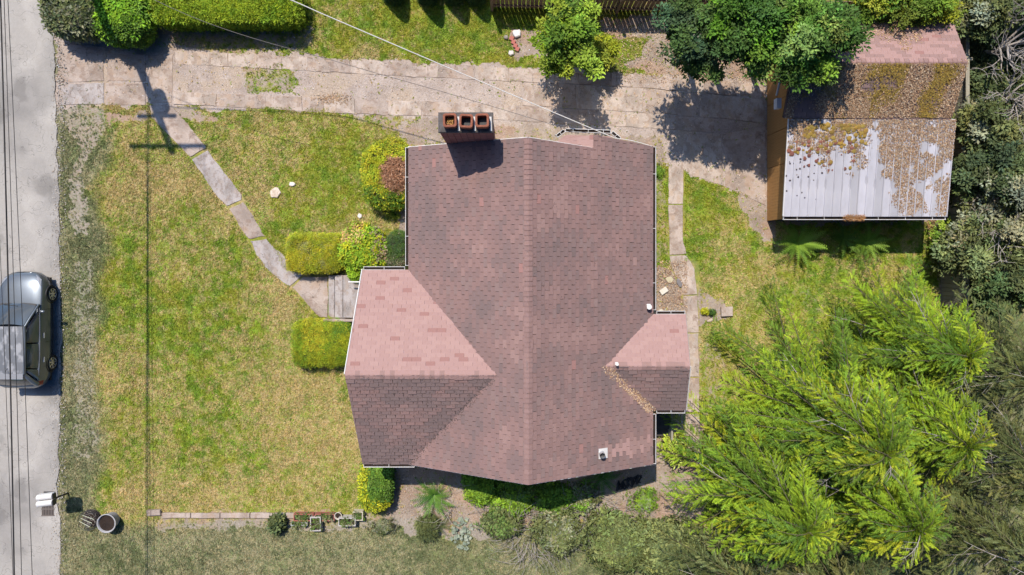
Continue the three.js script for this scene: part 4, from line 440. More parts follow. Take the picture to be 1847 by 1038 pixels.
// ---------------------------------------------------------------- fences
function fence(name, label, a, b, h, mat, opt = {}) {    // a, b ground points; boards, rails, posts
  const d = V3().subVectors(b, a), L = d.length(), g = thing(name, label, 'fence', [a.x, 0, a.z], Math.atan2(-d.z, d.x)), w = opt.w ?? 0.14, gap = opt.gap ?? 0.012, n = Math.floor(L / (w + gap)), r = rng(opt.seed ?? 5), bg = box(w, h, 0.022, 0, h / 2, 0), mats = [0.85, 1, 1.15].map((k) => std(mat.map((v) => v * k), 0.93, { map: at(woodTex, 0.6) }));
  for (let i = 0; i < n; i++) { if (opt.skip?.(i)) continue; const m = mesh('board', bg, mats[(r() * 3) | 0], g); m.position.set((i + 0.5) * (w + gap), (r() - 0.5) * 0.03, (r() - 0.5) * 0.006); m.rotation.z = (r() - 0.5) * 0.02; }
  const f = opt.face ?? 1; for (const y of [0.35, h - 0.3]) mesh('rail', box(L, 0.09, 0.045, L / 2, y, f * 0.037), mats[1], g); if (opt.cap) mesh('cap_rail', box(L, 0.035, 0.13, L / 2, h + 0.02, 0), mats[2], g); const np = Math.max(2, Math.round(L / 2.3)); for (let i = 0; i <= np; i++) mesh('post', box(0.1, h + 0.06, 0.1, i * L / np, (h + 0.06) / 2, f * 0.115), mats[1], g); return g;
}
fence('board_fence', 'weathered board fence along the right edge behind the garage', V3(X(1698), 0, Z(18)), V3(X(1698), 0, Z(560)), 1.55, [0.25, 0.24, 0.19], { face: -1, cap: true, seed: 3 });
fence('board_fence', 'brown board fence along the top edge behind the young tree', V3(X(888), 0, Z(13)), V3(X(1560), 0, Z(30)), 1.55, [0.22, 0.155, 0.11], { face: 1, seed: 4, gap: 0.02 });
fence('board_fence', 'dark brown board fence just above the garage roof', V3(X(1562), 0, Z(44)), V3(X(1696), 0, Z(52)), 2.2, [0.16, 0.12, 0.085], { face: -1, seed: 6 });
// ---------------------------------------------------------------- plant geometry
function leafCluster(n, spread, L, W, tilt, seed, fold = 0.2) {     // n pointed leaves round a centre, unit scale
  const r = rng(seed), pos = []; for (let i = 0; i < n; i++) { const a = r() * 6.283, d = Math.sqrt(r()) * spread, e = a + (r() - 0.5) * 1.6, t = (r() - 0.25) * tilt, l = L * (0.7 + 0.6 * r()), w = W * (0.7 + 0.6 * r()); const c = V3(Math.cos(a) * d, (r() - 0.5) * spread * 0.8, Math.sin(a) * d), f = V3(Math.cos(e) * Math.cos(t), Math.sin(t), Math.sin(e) * Math.cos(t)), s = V3(-Math.sin(e), (r() - 0.5) * 0.7, Math.cos(e)).normalize(), u = V3().crossVectors(s, f); const q = c.clone().addScaledVector(f, l), m1 = c.clone().addScaledVector(f, l * 0.5).addScaledVector(s, w / 2).addScaledVector(u, fold * w), m2 = c.clone().addScaledVector(f, l * 0.5).addScaledVector(s, -w / 2).addScaledVector(u, fold * w); for (const p of [c, m1, q, c, q, m2]) pos.push(p.x, p.y, p.z); } return tri(pos); }
const G = {
  leaf: leafCluster(9, 0.75, 0.62, 0.36, 0.9, 1), leafB: leafCluster(8, 0.8, 0.8, 0.46, 0.8, 2), fine: leafCluster(14, 0.9, 0.42, 0.22, 1.2, 3), needle: leafCluster(14, 0.5, 0.75, 0.14, 1.2, 4),
  tuft: (() => { const r = rng(9), pos = []; for (let i = 0; i < 8; i++) { const a = r() * 6.283, l = 0.6 + 0.6 * r(), lean = 0.35 + 0.75 * r(), w = 0.10 + 0.06 * r(), bx = (r() - 0.5) * 0.6, bz = (r() - 0.5) * 0.6; const cx = Math.cos(a), sz = Math.sin(a); pos.push(bx - sz * w, 0, bz + cx * w, bx + sz * w, 0, bz - cx * w, bx + cx * lean * l, l * 0.75, bz + sz * lean * l); } return tri(pos); })(),
  clover: leafCluster(6, 0.6, 0.55, 0.5, 0.5, 12, 0.05),
  flake: (() => tri([-0.5, 0, -0.2, 0.05, 0.18, -0.22, 0.5, 0.02, 0.02, -0.5, 0, -0.2, 0.5, 0.02, 0.02, -0.1, 0.14, 0.26]))(),
  spray: (() => { // flat conifer frond along +x, unit length, short leaflets on both sides
    const r = rng(15), pos = []; for (let i = 0; i < 13; i++) { const t = (i + 0.5) / 13, l = (0.10 + 0.16 * Math.sin(Math.PI * Math.min(1, 0.25 + t * 0.72))) , y = 0.06 * t - 0.22 * t * t; for (const s of [-1, 1]) { const a = 0.85 + 0.3 * (r() - 0.5), x0 = t + (r() - 0.5) * 0.03, tx = x0 + Math.cos(a) * l, tz = s * Math.sin(a) * l, ty = y + (r() - 0.6) * 0.09, w = 0.034; if (r() < 0.14) continue; pos.push(x0 - w, y, 0, tx, ty, tz, x0 + w, y + 0.01, 0); if (r() < 0.5) pos.push(x0 - w * 0.4, y, 0, tx - 0.06, ty - 0.02, tz * 0.72, tx, ty, tz); } } pos.push(0, 0, 0.014, 0, 0, -0.014, 1.12, -0.17, 0, 0.86, -0.1, -0.05, 0.86, -0.1, 0.05, 1.16, -0.17, 0); return tri(pos); })(),
};
const vary = (c, r, k = 0.25) => { const a = 1 + (r() - 0.5) * 2 * k, b = (r() - 0.5) * 0.2; return [c[0] * a * (1 + b), c[1] * a, c[2] * a * (1 - b)]; };
const pick = (list, r) => list[(r() * list.length) | 0];
function coreGeo(a, b, c, p, seed, amp) { const g = new THREE.IcosahedronGeometry(1, 4), q = g.attributes.position; for (let i = 0; i < q.count; i++) { const x = q.getX(i), y = q.getY(i), z = q.getZ(i), k = Math.pow(Math.pow(Math.abs(x / a), p) + Math.pow(Math.abs(y / b), p) + Math.pow(Math.abs(z / c), p), -1 / p), n = 1 + (fbm(x * 2.5 + seed, z * 2.5 + y * 2, 3) - 0.5) * amp; q.setXYZ(i, x * k * n, y * k * n, z * k * n); } g.computeVertexNormals(); return g; }
// a shrub: leafy skin of real leaves on a twiggy core. px,py is where its top centre shows, size w,d (m), height h
function shrub(name, label, cat, px, py, w, d, h, o = {}) {
  const c = P(px, py, h * 0.8), g = thing(name, label, cat, [c.x, 0, c.z], o.turn ?? 0, o.group), r = rng(o.seed ?? 1), p = o.p ?? 2.4, a = w / 2, b = h / 2, e = d / 2, amp = o.amp ?? 0.25, sz = o.leaf ?? 0.07, n = o.n ?? Math.round((w * d + h * (w + d)) * (o.density ?? 480) * Math.pow(0.07 / sz, 1.3));
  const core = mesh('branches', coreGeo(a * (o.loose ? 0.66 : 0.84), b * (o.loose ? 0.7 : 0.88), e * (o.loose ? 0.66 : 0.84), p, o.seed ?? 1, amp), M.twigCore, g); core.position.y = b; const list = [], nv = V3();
  for (let i = 0; i < n; i++) { let x, yy, z; if (p > 2.9) { const T = 4 * a * e, q = r() * (T + 4 * b * (a + e) * 0.8), u = 2 * r() - 1, v = 2 * r() - 1; if (q < T) { x = u * a; yy = b; z = v * e; } else if (q < T + 3.2 * a * b) { x = u * a; yy = v * b; z = r() < 0.5 ? e : -e; } else { x = r() < 0.5 ? a : -a; yy = v * b; z = u * e; } const l = Math.hypot(x, yy, z); x /= l; yy /= l; z /= l; } else { const y = 2 * r() - 1, t = r() * 6.283, s = Math.sqrt(1 - y * y); x = s * Math.cos(t); z = s * Math.sin(t); yy = y * 0.95 + 0.05; } if (o.flat) { yy = Math.abs(yy); } const k = Math.pow(Math.pow(Math.abs(x / a), p) + Math.pow(Math.abs(yy / b), p) + Math.pow(Math.abs(z / e), p), -1 / p) * (1 + (fbm(x * 2.5 + (o.seed ?? 1), z * 2.5 + yy * 2, 3) - 0.5) * amp) * (o.loose ? 0.72 + 0.36 * r() : 0.9 + 0.12 * r() + (r() < 0.06 ? 0.1 * r() : 0)); const X0 = x * k, Y0 = yy * k + b, Z0 = z * k; if (Y0 < 0.02) continue;
    nv.set(x / a, yy / b, z / e).normalize().add(V3((r() - 0.5) * 0.9, 0.35 + (r() - 0.5) * 0.5, (r() - 0.5) * 0.9)).normalize(); let cl = r() < 0.55 ? o.colors[Math.min(o.colors.length - 1, (clamp(fbm(X0 * 2.4 + 3 * (o.seed ?? 1), Z0 * 2.4 + Y0, 3) * 1.7 - 0.35) * o.colors.length) | 0)] : pick(o.colors, r); if (o.patch) { const q = o.patch(X0 / a, Y0 / h, Z0 / e, r); if (q === null) continue; if (q) cl = q; } const f = 0.7 + 0.6 * fbm(X0 * 3 + 7, Z0 * 3, 2); cl = vary(cl, r, o.loose ? 0.5 : 0.4).map((v) => v * f * 1.12); list.push({ m: place(X0, Y0, Z0, nv, r() * 6.283, sz * (0.75 + 0.5 * r())), c: cl }); }
  instanced('foliage', o.geo ?? G.leaf, o.mat ?? M.leaf, list, g); return g;
}
const Y1 = [0.35, 0.37, 0.02], Y2 = [0.27, 0.315, 0.022], Y3 = [0.44, 0.40, 0.03], G1 = [0.12, 0.22, 0.025], G2 = [0.075, 0.15, 0.02], G3 = [0.17, 0.28, 0.02], DK = [0.035, 0.075, 0.02], OL = [0.14, 0.165, 0.06], OL2 = [0.10, 0.125, 0.045], GY = [0.20, 0.21, 0.13];
// clipped hedges and shrubs round the house
shrub('clipped_hedge', 'boxy yellow-green hedge on the upper side of the front steps', 'hedge', 567, 457, 2.15, 1.45, 0.75, { p: 6, amp: 0.12, colors: [Y1, Y2, Y2, Y3, [0.30, 0.30, 0.10]], leaf: 0.075, seed: 2, geo: G.fine, density: 620, patch: (x, y, z, r) => (x < -0.3 && z > 0 && r() < 0.6 ? Y3 : null ?? 0) });
shrub('clipped_hedge', 'boxy yellow-green hedge below the front steps against the wing', 'hedge', 580, 620, 2.3, 1.75, 0.75, { p: 5, amp: 0.13, colors: [Y1, Y2, G3, Y2], leaf: 0.075, seed: 3, geo: G.fine, density: 620, patch: (x, y, z, r) => (x < 0.1 && x > -0.6 && z < 0.3 && r() < 0.5 ? Y3 : x > 0.4 && z < -0.4 && r() < 0.7 ? G1 : 0) });
shrub('round_shrub', 'large round yellow-green shrub with a dead brown patch beside the eave', 'shrub', 699, 314, 1.95, 2.65, 1.25, { p: 2.6, amp: 0.2, colors: [Y1, Y2, Y3, G3], leaf: 0.085, seed: 4, density: 560, patch: (x, y, z, r) => (((x - 0.32) ** 2) / 0.3 + ((z - 0.02) ** 2) / 0.26 < 0.75 + 0.5 * r() && y > 0.4 ? (r() < 0.5 ? [0.40, 0.23, 0.14] : [0.24, 0.12, 0.07]) : (z > 0.35 && r() < 0.6 ? G1 : 0)) });
shrub('leafy_shrub', 'bright lime and orange-tipped shrub between the hedge and the wing', 'shrub', 652, 450, 1.75, 1.75, 1.25, { p: 2.1, amp: 0.5, colors: [[0.24, 0.36, 0.02], [0.17, 0.30, 0.02], Y1, G3], leaf: 0.13, seed: 5, geo: G.leafB, density: 430, patch: (x, y, z, r) => (z < -0.2 && x < 0.1 && r() < 0.5 ? [0.42, 0.30, 0.10] : x > 0.45 && r() < 0.4 ? [0.25, 0.2, 0.12] : 0) });
shrub('leafy_shrub', 'lime shoots of a low shrub at the porch roof corner', 'shrub', 641, 490, 0.65, 0.7, 0.95, { p: 2, amp: 0.6, colors: [[0.24, 0.38, 0.02], [0.2, 0.33, 0.02]], leaf: 0.08, seed: 6, geo: G.leafB });
shrub('dark_shrub', 'dark green rounded shrub in the inner corner of the two gutters', 'shrub', 716, 452, 0.95, 1.45, 1.0, { p: 2.4, amp: 0.2, colors: [[0.05, 0.10, 0.03], G2, [0.09, 0.12, 0.05]], leaf: 0.075, seed: 7, geo: G.fine, density: 560, patch: (x, y, z, r) => (z > 0.25 && r() < 0.5 ? [0.24, 0.21, 0.13] : 0) });
shrub('boxy_shrub', 'glossy boxy green shrub below the front wing, yellow on its left', 'shrub', 676, 881, 1.15, 1.65, 0.95, { p: 3.4, amp: 0.16, colors: [G2, G1, G2, [0.10, 0.17, 0.03]], leaf: 0.13, seed: 8, geo: G.leafB, density: 520, patch: (x, y, z, r) => ((x < -0.45 || z > 0.55) && r() < 0.75 ? Y1 : 0) });
shrub('clipped_hedge', 'long clipped lime hedge along the top edge above the driveway', 'hedge', 408, 6, 5.55, 1.5, 1.3, { p: 8, amp: 0.07, colors: [[0.22, 0.32, 0.02], [0.28, 0.36, 0.02], [0.17, 0.28, 0.02]], leaf: 0.09, seed: 9, density: 560 });
shrub('corner_bush', 'dense bright green rounded bush at the driveway entrance', 'shrub', 214, 24, 1.95, 2.0, 1.5, { p: 3, amp: 0.14, colors: [[0.14, 0.30, 0.02], [0.20, 0.36, 0.02], G1], leaf: 0.15, seed: 10, geo: G.leafB, density: 480, patch: (x, y, z, r) => (z > 0.5 && r() < 0.6 ? G2 : 0) });
shrub('laurel_hedge', 'large-leaved olive laurel hedge at the street corner', 'hedge', 128, 2, 2.3, 2.4, 1.5, { p: 3.2, amp: 0.18, colors: [OL, OL2, GY, [0.09, 0.12, 0.05]], leaf: 0.17, seed: 11, geo: G.leafB, density: 520 });
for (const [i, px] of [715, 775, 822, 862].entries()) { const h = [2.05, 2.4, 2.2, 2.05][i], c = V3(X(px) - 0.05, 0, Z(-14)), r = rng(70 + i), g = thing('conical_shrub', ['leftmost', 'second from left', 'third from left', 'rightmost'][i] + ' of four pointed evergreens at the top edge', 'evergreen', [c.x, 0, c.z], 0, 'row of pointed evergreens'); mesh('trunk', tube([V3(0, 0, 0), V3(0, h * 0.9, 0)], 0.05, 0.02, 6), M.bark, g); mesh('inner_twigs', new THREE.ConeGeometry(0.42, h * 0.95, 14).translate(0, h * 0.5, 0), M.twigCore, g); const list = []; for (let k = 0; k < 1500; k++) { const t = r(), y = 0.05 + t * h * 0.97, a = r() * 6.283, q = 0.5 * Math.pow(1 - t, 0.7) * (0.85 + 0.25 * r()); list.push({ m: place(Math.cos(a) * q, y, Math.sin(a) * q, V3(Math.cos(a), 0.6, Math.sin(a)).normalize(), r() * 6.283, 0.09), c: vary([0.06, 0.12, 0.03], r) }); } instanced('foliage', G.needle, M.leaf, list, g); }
// ground-hugging growth below the house and on the neighbour side
const low = (label, px, py, w, d, h, colors, seed, o = {}) => shrub('low_shrub', label, 'shrub', px, py, w, d, h, { p: 2, amp: 0.8, colors, leaf: 0.16, loose: 0.3, seed, geo: G.leafB, density: 360, group: 'low growth below the house', ...o });
low('bright green ivy-like shrub left of the gable peak', 868, 882, 1.5, 1.2, 0.5, [G3, G1, [0.16, 0.27, 0.03]], 21); low('bright green low shrub straight below the gable peak', 930, 905, 1.9, 1.2, 0.45, [G1, G3, [0.13, 0.2, 0.05]], 22); low('mixed green shrub right of the gable peak', 1000, 905, 1.7, 1.3, 0.5, [G3, G2, G1], 23); low('twiggy olive shrub at the right end of the low growth', 1052, 900, 1.1, 1.3, 0.5, [OL, GY, G1], 24, { density: 200 }); low('small green plant under the left part of the gable', 855, 862, 0.8, 0.5, 0.5, [G3, G1], 25); low('dark green plants in the shade under the gable peak', 930, 868, 2.0, 0.5, 0.4, [G2, G1], 26);
low('dull green shrub by the lower edge below the peak', 905, 948, 1.7, 1.0, 0.6, [OL, OL2, [0.10, 0.16, 0.04]], 27); low('dull grey-green bush right of the twig heap', 1010, 965, 2.0, 1.6, 0.8, [OL, OL2, GY], 28); low('broad olive bush near the bottom edge under the conifers', 1120, 985, 2.6, 2.2, 1.0, [OL, [0.13, 0.17, 0.05], OL2], 29); low('olive bush at the bottom edge left of the big conifers', 1210, 1000, 2.4, 2.2, 1.2, [OL, OL2, [0.16, 0.19, 0.06]], 30); low('small dark shrub in the neighbour bed left of the trays', 497, 948, 0.55, 0.6, 0.5, [OL2, [0.07, 0.1, 0.04]], 31); low('low dull herbs in the neighbour bed by the wide planter', 690, 952, 1.5, 0.5, 0.3, [OL, GY, OL2], 32, { leaf: 0.06 }); low('upright dull green plant in the neighbour bed', 770, 955, 0.8, 0.8, 0.6, [OL, OL2], 33, { geo: G.needle });
low('leafy weeds below the right house corner', 1165, 905, 1.3, 1.1, 0.25, [G3, G1, GY], 34, { leaf: 0.06 }); low('yellow-green shrub spilling over the back concrete pad', 1223, 812, 1.2, 0.95, 0.9, [[0.27, 0.33, 0.04], [0.33, 0.36, 0.08]], 35, { density: 90, p: 2 }); low('small yellow plant beside the side path', 1272, 562, 0.3, 0.25, 0.2, [Y3, Y1], 36, { leaf: 0.05 }); low('small dark plant beside the yellow one by the path', 1286, 564, 0.28, 0.22, 0.2, [G2, DK], 37, { leaf: 0.05 }); low('green weeds between eave and side path', 1190, 310, 0.45, 0.6, 0.15, [G3, G1], 38, { leaf: 0.05 });
{ const r = rng(44); const g = thing('silver_plant', 'pale silvery large-leaved plant in the neighbour bed', 'plant', [X(833), 0, Z(962)]); const lg = leafCluster(1, 0, 1, 0.75, 0.2, 5, 0.12); const m = [[0.21, 0.25, 0.185], [0.17, 0.21, 0.155], [0.25, 0.285, 0.22]].map((c) => std(c, 0.8, { side: THREE.DoubleSide })); for (let i = 0; i < 52; i++) { const a = r() * 6.283, d = Math.sqrt(r()) * 0.5; const l = mesh('leaf', lg, pick(m, r), g); l.position.set(Math.cos(a) * d * 0.7, 0.08 + 0.25 * (1 - d * 2) * r(), Math.sin(a) * d * 1.2); l.rotation.set((r() - 0.5) * 0.7, r() * 6.283, (r() - 0.5) * 0.5); l.scale.setScalar(0.17 + 0.1 * r()); } }
{ // dead twig heap on the boundary
  const r = rng(45), heap = (px, py, n, R, label, hh = 0.5, m = M.barkPale) => { const g = [], c = P(px, py); for (let i = 0; i < n; i++) { const a = r() * 6.283, d = Math.sqrt(r()) * R, L = 0.4 + 1.1 * r(), b = a + (r() - 0.5) * 3, x = Math.cos(a) * d, z = Math.sin(a) * d; g.push(tube([V3(x, 0.05 + r() * 0.15, z), V3(x + Math.cos(b) * L * 0.5, 0.15 + r() * hh, z + Math.sin(b) * L * 0.5), V3(x + Math.cos(b + 0.4) * L, 0.1 + r() * hh, z + Math.sin(b + 0.4) * L)], 0.006 + 0.008 * r(), 0.003, 4)); } const o = mesh('twig_heap', merge(g), m); o.position.set(c.x, 0, c.z); tag(o, label, 'twigs', null, 'stuff'); };
  heap(960, 962, 170, 0.9, 'heap of bare grey twigs on the lower boundary'); heap(1060, 905, 70, 0.55, 'grey twigs tangled in the olive shrub'); heap(820, 905, 22, 0.7, 'few bare pale canes beside the fern'); heap(1110, 950, 40, 0.8, 'pale brush pile below the bare earth', 0.3); }
planted.forEach(([g, w, h, d], i) => { const r = rng(800 + i), l = []; for (let k = 0; k < 26; k++) l.push({ m: place((r() - 0.5) * w * 0.8, h * 0.85 + 0.05 * r(), (r() - 0.5) * d * 0.8, V3((r() - 0.5), 1, (r() - 0.5)).normalize(), r() * 6.283, 0.06 + 0.05 * r()), c: vary(pick([OL, OL2, G2, GY], r), r) }); instanced('seedlings', G.leafB, M.leaf, l, g); });
// ---------------------------------------------------------------- ferns: every frond a piece
const frondGeo = [0, 1, 2].map((k) => { const r = rng(90 + k), pos = []; const n = 16; const at2 = (t) => V3(t, 0.75 * t - 0.85 * t * t + 0.02, 0.05 * Math.sin(t * 3 + k)); for (let i = 1; i < n; i++) { const t = i / n, c = at2(t), l = 0.14 * Math.sin(Math.PI * Math.min(1, t * 0.85 + 0.12)); for (const s of [-1, 1]) { const tip = c.clone().add(V3(l * 0.45, -0.03 + 0.03 * r(), s * l)), a = c.clone().add(V3(-0.016, 0, 0)), b = c.clone().add(V3(0.022, 0, 0)); for (const p of [a, b, tip]) pos.push(p.x, p.y, p.z); } } for (let i = 0; i < 6; i++) { const a = at2(i / 6), b = at2((i + 1) / 6), w = 0.012 * (1 - i / 7); pos.push(a.x, a.y, a.z - w, b.x, b.y, b.z, a.x, a.y, a.z + w); } return tri(pos); });
function fern(label, px, py, R, n, colors, seed, h0 = 0.0) { const c = P(px, py, 0.35), r = rng(seed), g = thing('fern', label, 'fern', [c.x, h0, c.z]); const mats = colors.map((k) => new THREE.MeshPhysicalMaterial({ color: col(...k), roughness: 0.6, transmission: 0.2, specularIntensity: 0.4, side: THREE.DoubleSide })); for (let i = 0; i < n; i++) { const f = mesh('frond', frondGeo[i % 3], pick(mats, r), g); f.rotation.set(0, i * 2.399 + (r() - 0.5) * 0.4, 0.15 + (i / n) * 0.55 + (r() - 0.5) * 0.2, 'YXZ'); f.scale.setScalar(R * (0.72 + 0.4 * r())); f.position.y = 0.03; } return g; }
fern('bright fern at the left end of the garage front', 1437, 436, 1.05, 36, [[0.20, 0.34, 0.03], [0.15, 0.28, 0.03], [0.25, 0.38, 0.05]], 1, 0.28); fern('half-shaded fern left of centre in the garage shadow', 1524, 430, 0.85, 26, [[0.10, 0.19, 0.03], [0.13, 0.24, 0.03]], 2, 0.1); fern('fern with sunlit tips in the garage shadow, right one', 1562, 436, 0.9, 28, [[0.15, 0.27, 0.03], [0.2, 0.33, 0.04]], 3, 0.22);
fern('large green fern below the front wing', 782, 897, 0.9, 26, [[0.10, 0.24, 0.03], [0.06, 0.16, 0.025], [0.13, 0.26, 0.035]], 4); fern('green fern half under the gable right of the peak', 1088, 862, 0.85, 22, [[0.11, 0.23, 0.03], [0.08, 0.18, 0.03]], 5); fern('dark fern in the neighbour bed under the lower boundary', 790, 950, 0.6, 18, [OL, OL2], 6);
{ const c = P(1540, 398, 2.45), r = rng(6), g = thing('gutter_weeds', 'orange-brown dry weeds growing from the lean-to gutter', 'weeds', [c.x, 2.36, lz + 0.05]); const l = []; for (let i = 0; i < 60; i++) { l.push({ m: place((r() - 0.5) * 0.7, 0.04 + 0.06 * r(), (r() - 0.5) * 0.1, V3((r() - 0.5), 1, (r() - 0.3)).normalize(), r() * 6, 0.09), c: vary([0.36, 0.19, 0.08], r) }); } instanced('dry_stems', G.needle, M.leafMatte, l, g); }
// ---------------------------------------------------------------- trees
function conifer(label, px, py, h, R, colors, seed, o = {}) {   // base at a ground position; drooping flat sprays on real branches
  const b = P(px, py), g = thing('conifer_tree', label, 'conifer', [b.x, 0, b.z], 0, o.group ?? 'conifers at the lower right'), r = rng(seed), wood = [], green = [], list = [], nb = o.nb ?? 64; const lean = V3((r() - 0.5) * 0.4, 0, (r() - 0.5) * 0.4);
  mesh('trunk', tube([V3(0, 0, 0), V3(lean.x * 0.4, h * 0.5, lean.z * 0.4), V3(lean.x, h, lean.z)], 0.05 + h * 0.016, 0.015, 9), M.bark, g); const f = V3(), s = V3(), n = V3(), mt = new THREE.Matrix4(), bz = V3();
  for (let i = 0; i < nb; i++) { const t = (i + r()) / nb, y = lerp(o.low ?? 0.5, h * 0.97, Math.pow(t, 0.9)), az = i * 2.399 + (r() - 0.5) * 0.7, k = 1 - y / h, L = R * (0.2 + 0.85 * Math.pow(k, 0.6)) * (0.72 + 0.45 * r()) * (1 + 0.42 * Math.cos(az - 3.75)), up = (o.up ?? 0.28) + 0.2 * (1 - k) + 1.1 * sm(0.75, 1, 1 - k) + (r() - 0.5) * 0.35, dirx = Math.cos(az), dirz = Math.sin(az), org = V3(lean.x * y / h, y, lean.z * y / h); const bare = r() < (o.bare ?? 0.13), tone = vary(pick(colors, r), r, 0.18), bend = (r() - 0.5) * 0.5;
    const ptAt = (q) => V3(org.x + (dirx * q - dirz * bend * q * q) * L, org.y + (up * q - (up + 0.12) * 0.75 * q * q) * L, org.z + (dirz * q + dirx * bend * q * q) * L); 
    if (bare) { wood.push(tube([ptAt(0), ptAt(0.35), ptAt(0.7), ptAt(0.98)], 0.010 + 0.009 * L, 0.005, 4, 5)); for (let j = 0; j < 5; j++) { const q = 0.3 + 0.6 * r(), c = ptAt(q), sd = r() < 0.5 ? -1 : 1; wood.push(tube([c, c.clone().add(V3((dirx - dirz * sd * 0.9) * 0.35, 0.05, (dirz + dirx * sd * 0.9) * 0.35))], 0.008, 0.003, 3)); } } else green.push(tube([ptAt(0), ptAt(0.35), ptAt(0.7), ptAt(0.98)], 0.010 + 0.009 * L, 0.004, 4, 5));
    const step = 0.052, ns = Math.max(4, Math.round(L / step)); for (let j = 0; j <= ns; j++) { const q = 0.1 + 0.9 * j / ns; if (bare && q < 0.9) continue; const c = ptAt(q), c2 = ptAt(Math.min(1.05, q + 0.05)); f.subVectors(c2, c).normalize(); const ends = j === ns ? [0, -1, 1] : [-1, 1]; for (const sd of ends) { if (sd && r() < 0.12) continue; s.set(-f.z, 0, f.x).normalize().multiplyScalar(sd); const d2 = f.clone().multiplyScalar(0.8).addScaledVector(s, 0.25 + 1.0 * r()); d2.y += (r() - 0.4) * 0.95; d2.normalize(); const len = (0.13 + 0.15 * (1 - q * 0.7)) * Math.min(1, 0.45 + L / 2.5) * (0.6 + 0.8 * r()); bz.crossVectors(d2, UP).normalize(); n.crossVectors(bz, d2).normalize(); n.applyAxisAngle(d2, (r() - 0.5) * 1.0); bz.crossVectors(d2, n); mt.makeBasis(d2, n, bz); mt.scale(V3(len, len, len * (0.9 + 0.5 * r()))); mt.setPosition(c.x + s.x * len * r() * 0.9, c.y + (r() - 0.4) * 0.1, c.z + s.z * len * r() * 0.9); list.push({ m: mt.clone(), c: vary(tone, r, 0.32) }); } } }
  for (let i = 0; i < 90; i++) { const a = r() * 6.283, y = h * (0.86 + 0.13 * r()), d2 = V3(Math.cos(a), 0.9 + r(), Math.sin(a)).normalize(); bz.crossVectors(d2, UP).normalize(); n.crossVectors(bz, d2).normalize(); bz.crossVectors(d2, n); mt.makeBasis(d2, n, bz); const len = 0.2 + 0.2 * r(); mt.scale(V3(len, len, len * 1.3)); mt.setPosition(V3(lean.x * y / h, y, lean.z * y / h)); list.push({ m: mt.clone(), c: vary(pick(colors, r), r, 0.3) }); }
  mesh('green_branches', merge(green), M.barkGreen, g);
  mesh('bare_branches', merge(wood), o.wood ?? M.barkPale, g); instanced('foliage', G.spray, M.leaf, list, g); return g;
}
const C1 = [0.235, 0.34, 0.018], C2 = [0.17, 0.275, 0.02], C3 = [0.29, 0.345, 0.02], C4 = [0.10, 0.18, 0.02], inG = [C1, C2, C3, C1, C4, C2, C4];
conifer('lime-green conifer nearest the house, its fronds reaching the concrete pad', 1335, 842, 6.6, 2.8, inG, 201, { nb: 150 });
conifer('lime-green conifer whose long fronds reach furthest over the back lawn', 1440, 722, 6.9, 3.1, inG, 202, { nb: 165 });
conifer('lime-green conifer standing closest to the right board fence', 1585, 612, 5.4, 2.5, inG, 203, { nb: 125 });
conifer('tall lime-green conifer in the middle of the lower right clump', 1475, 832, 7.0, 2.8, inG, 204, { nb: 155 });
conifer('lime-green conifer between the fence and the middle of the clump', 1570, 722, 6.2, 2.6, inG, 205, { nb: 135 });
const du = [[0.125, 0.15, 0.045], [0.095, 0.12, 0.04], [0.155, 0.175, 0.06], [0.08, 0.105, 0.04]];
conifer('dull olive conifer outside the fence at the right edge', 1705, 640, 6.5, 2.4, du, 206, { nb: 110, bare: 0.2 }); conifer('dull olive conifer at the right edge below the fence end', 1690, 770, 7.5, 2.6, du, 207, { nb: 120, bare: 0.2 }); conifer('dull olive conifer in the bottom right corner of the picture', 1640, 890, 8.5, 2.8, du, 210, { nb: 130, bare: 0.2 }); conifer('dull olive conifer along the bottom edge, right of centre', 1440, 985, 7.5, 2.6, du, 208, { nb: 110, bare: 0.2 }); conifer('dull olive conifer along the bottom edge below the house corner', 1305, 990, 5.5, 2.2, du, 209, { nb: 90, bare: 0.15 });

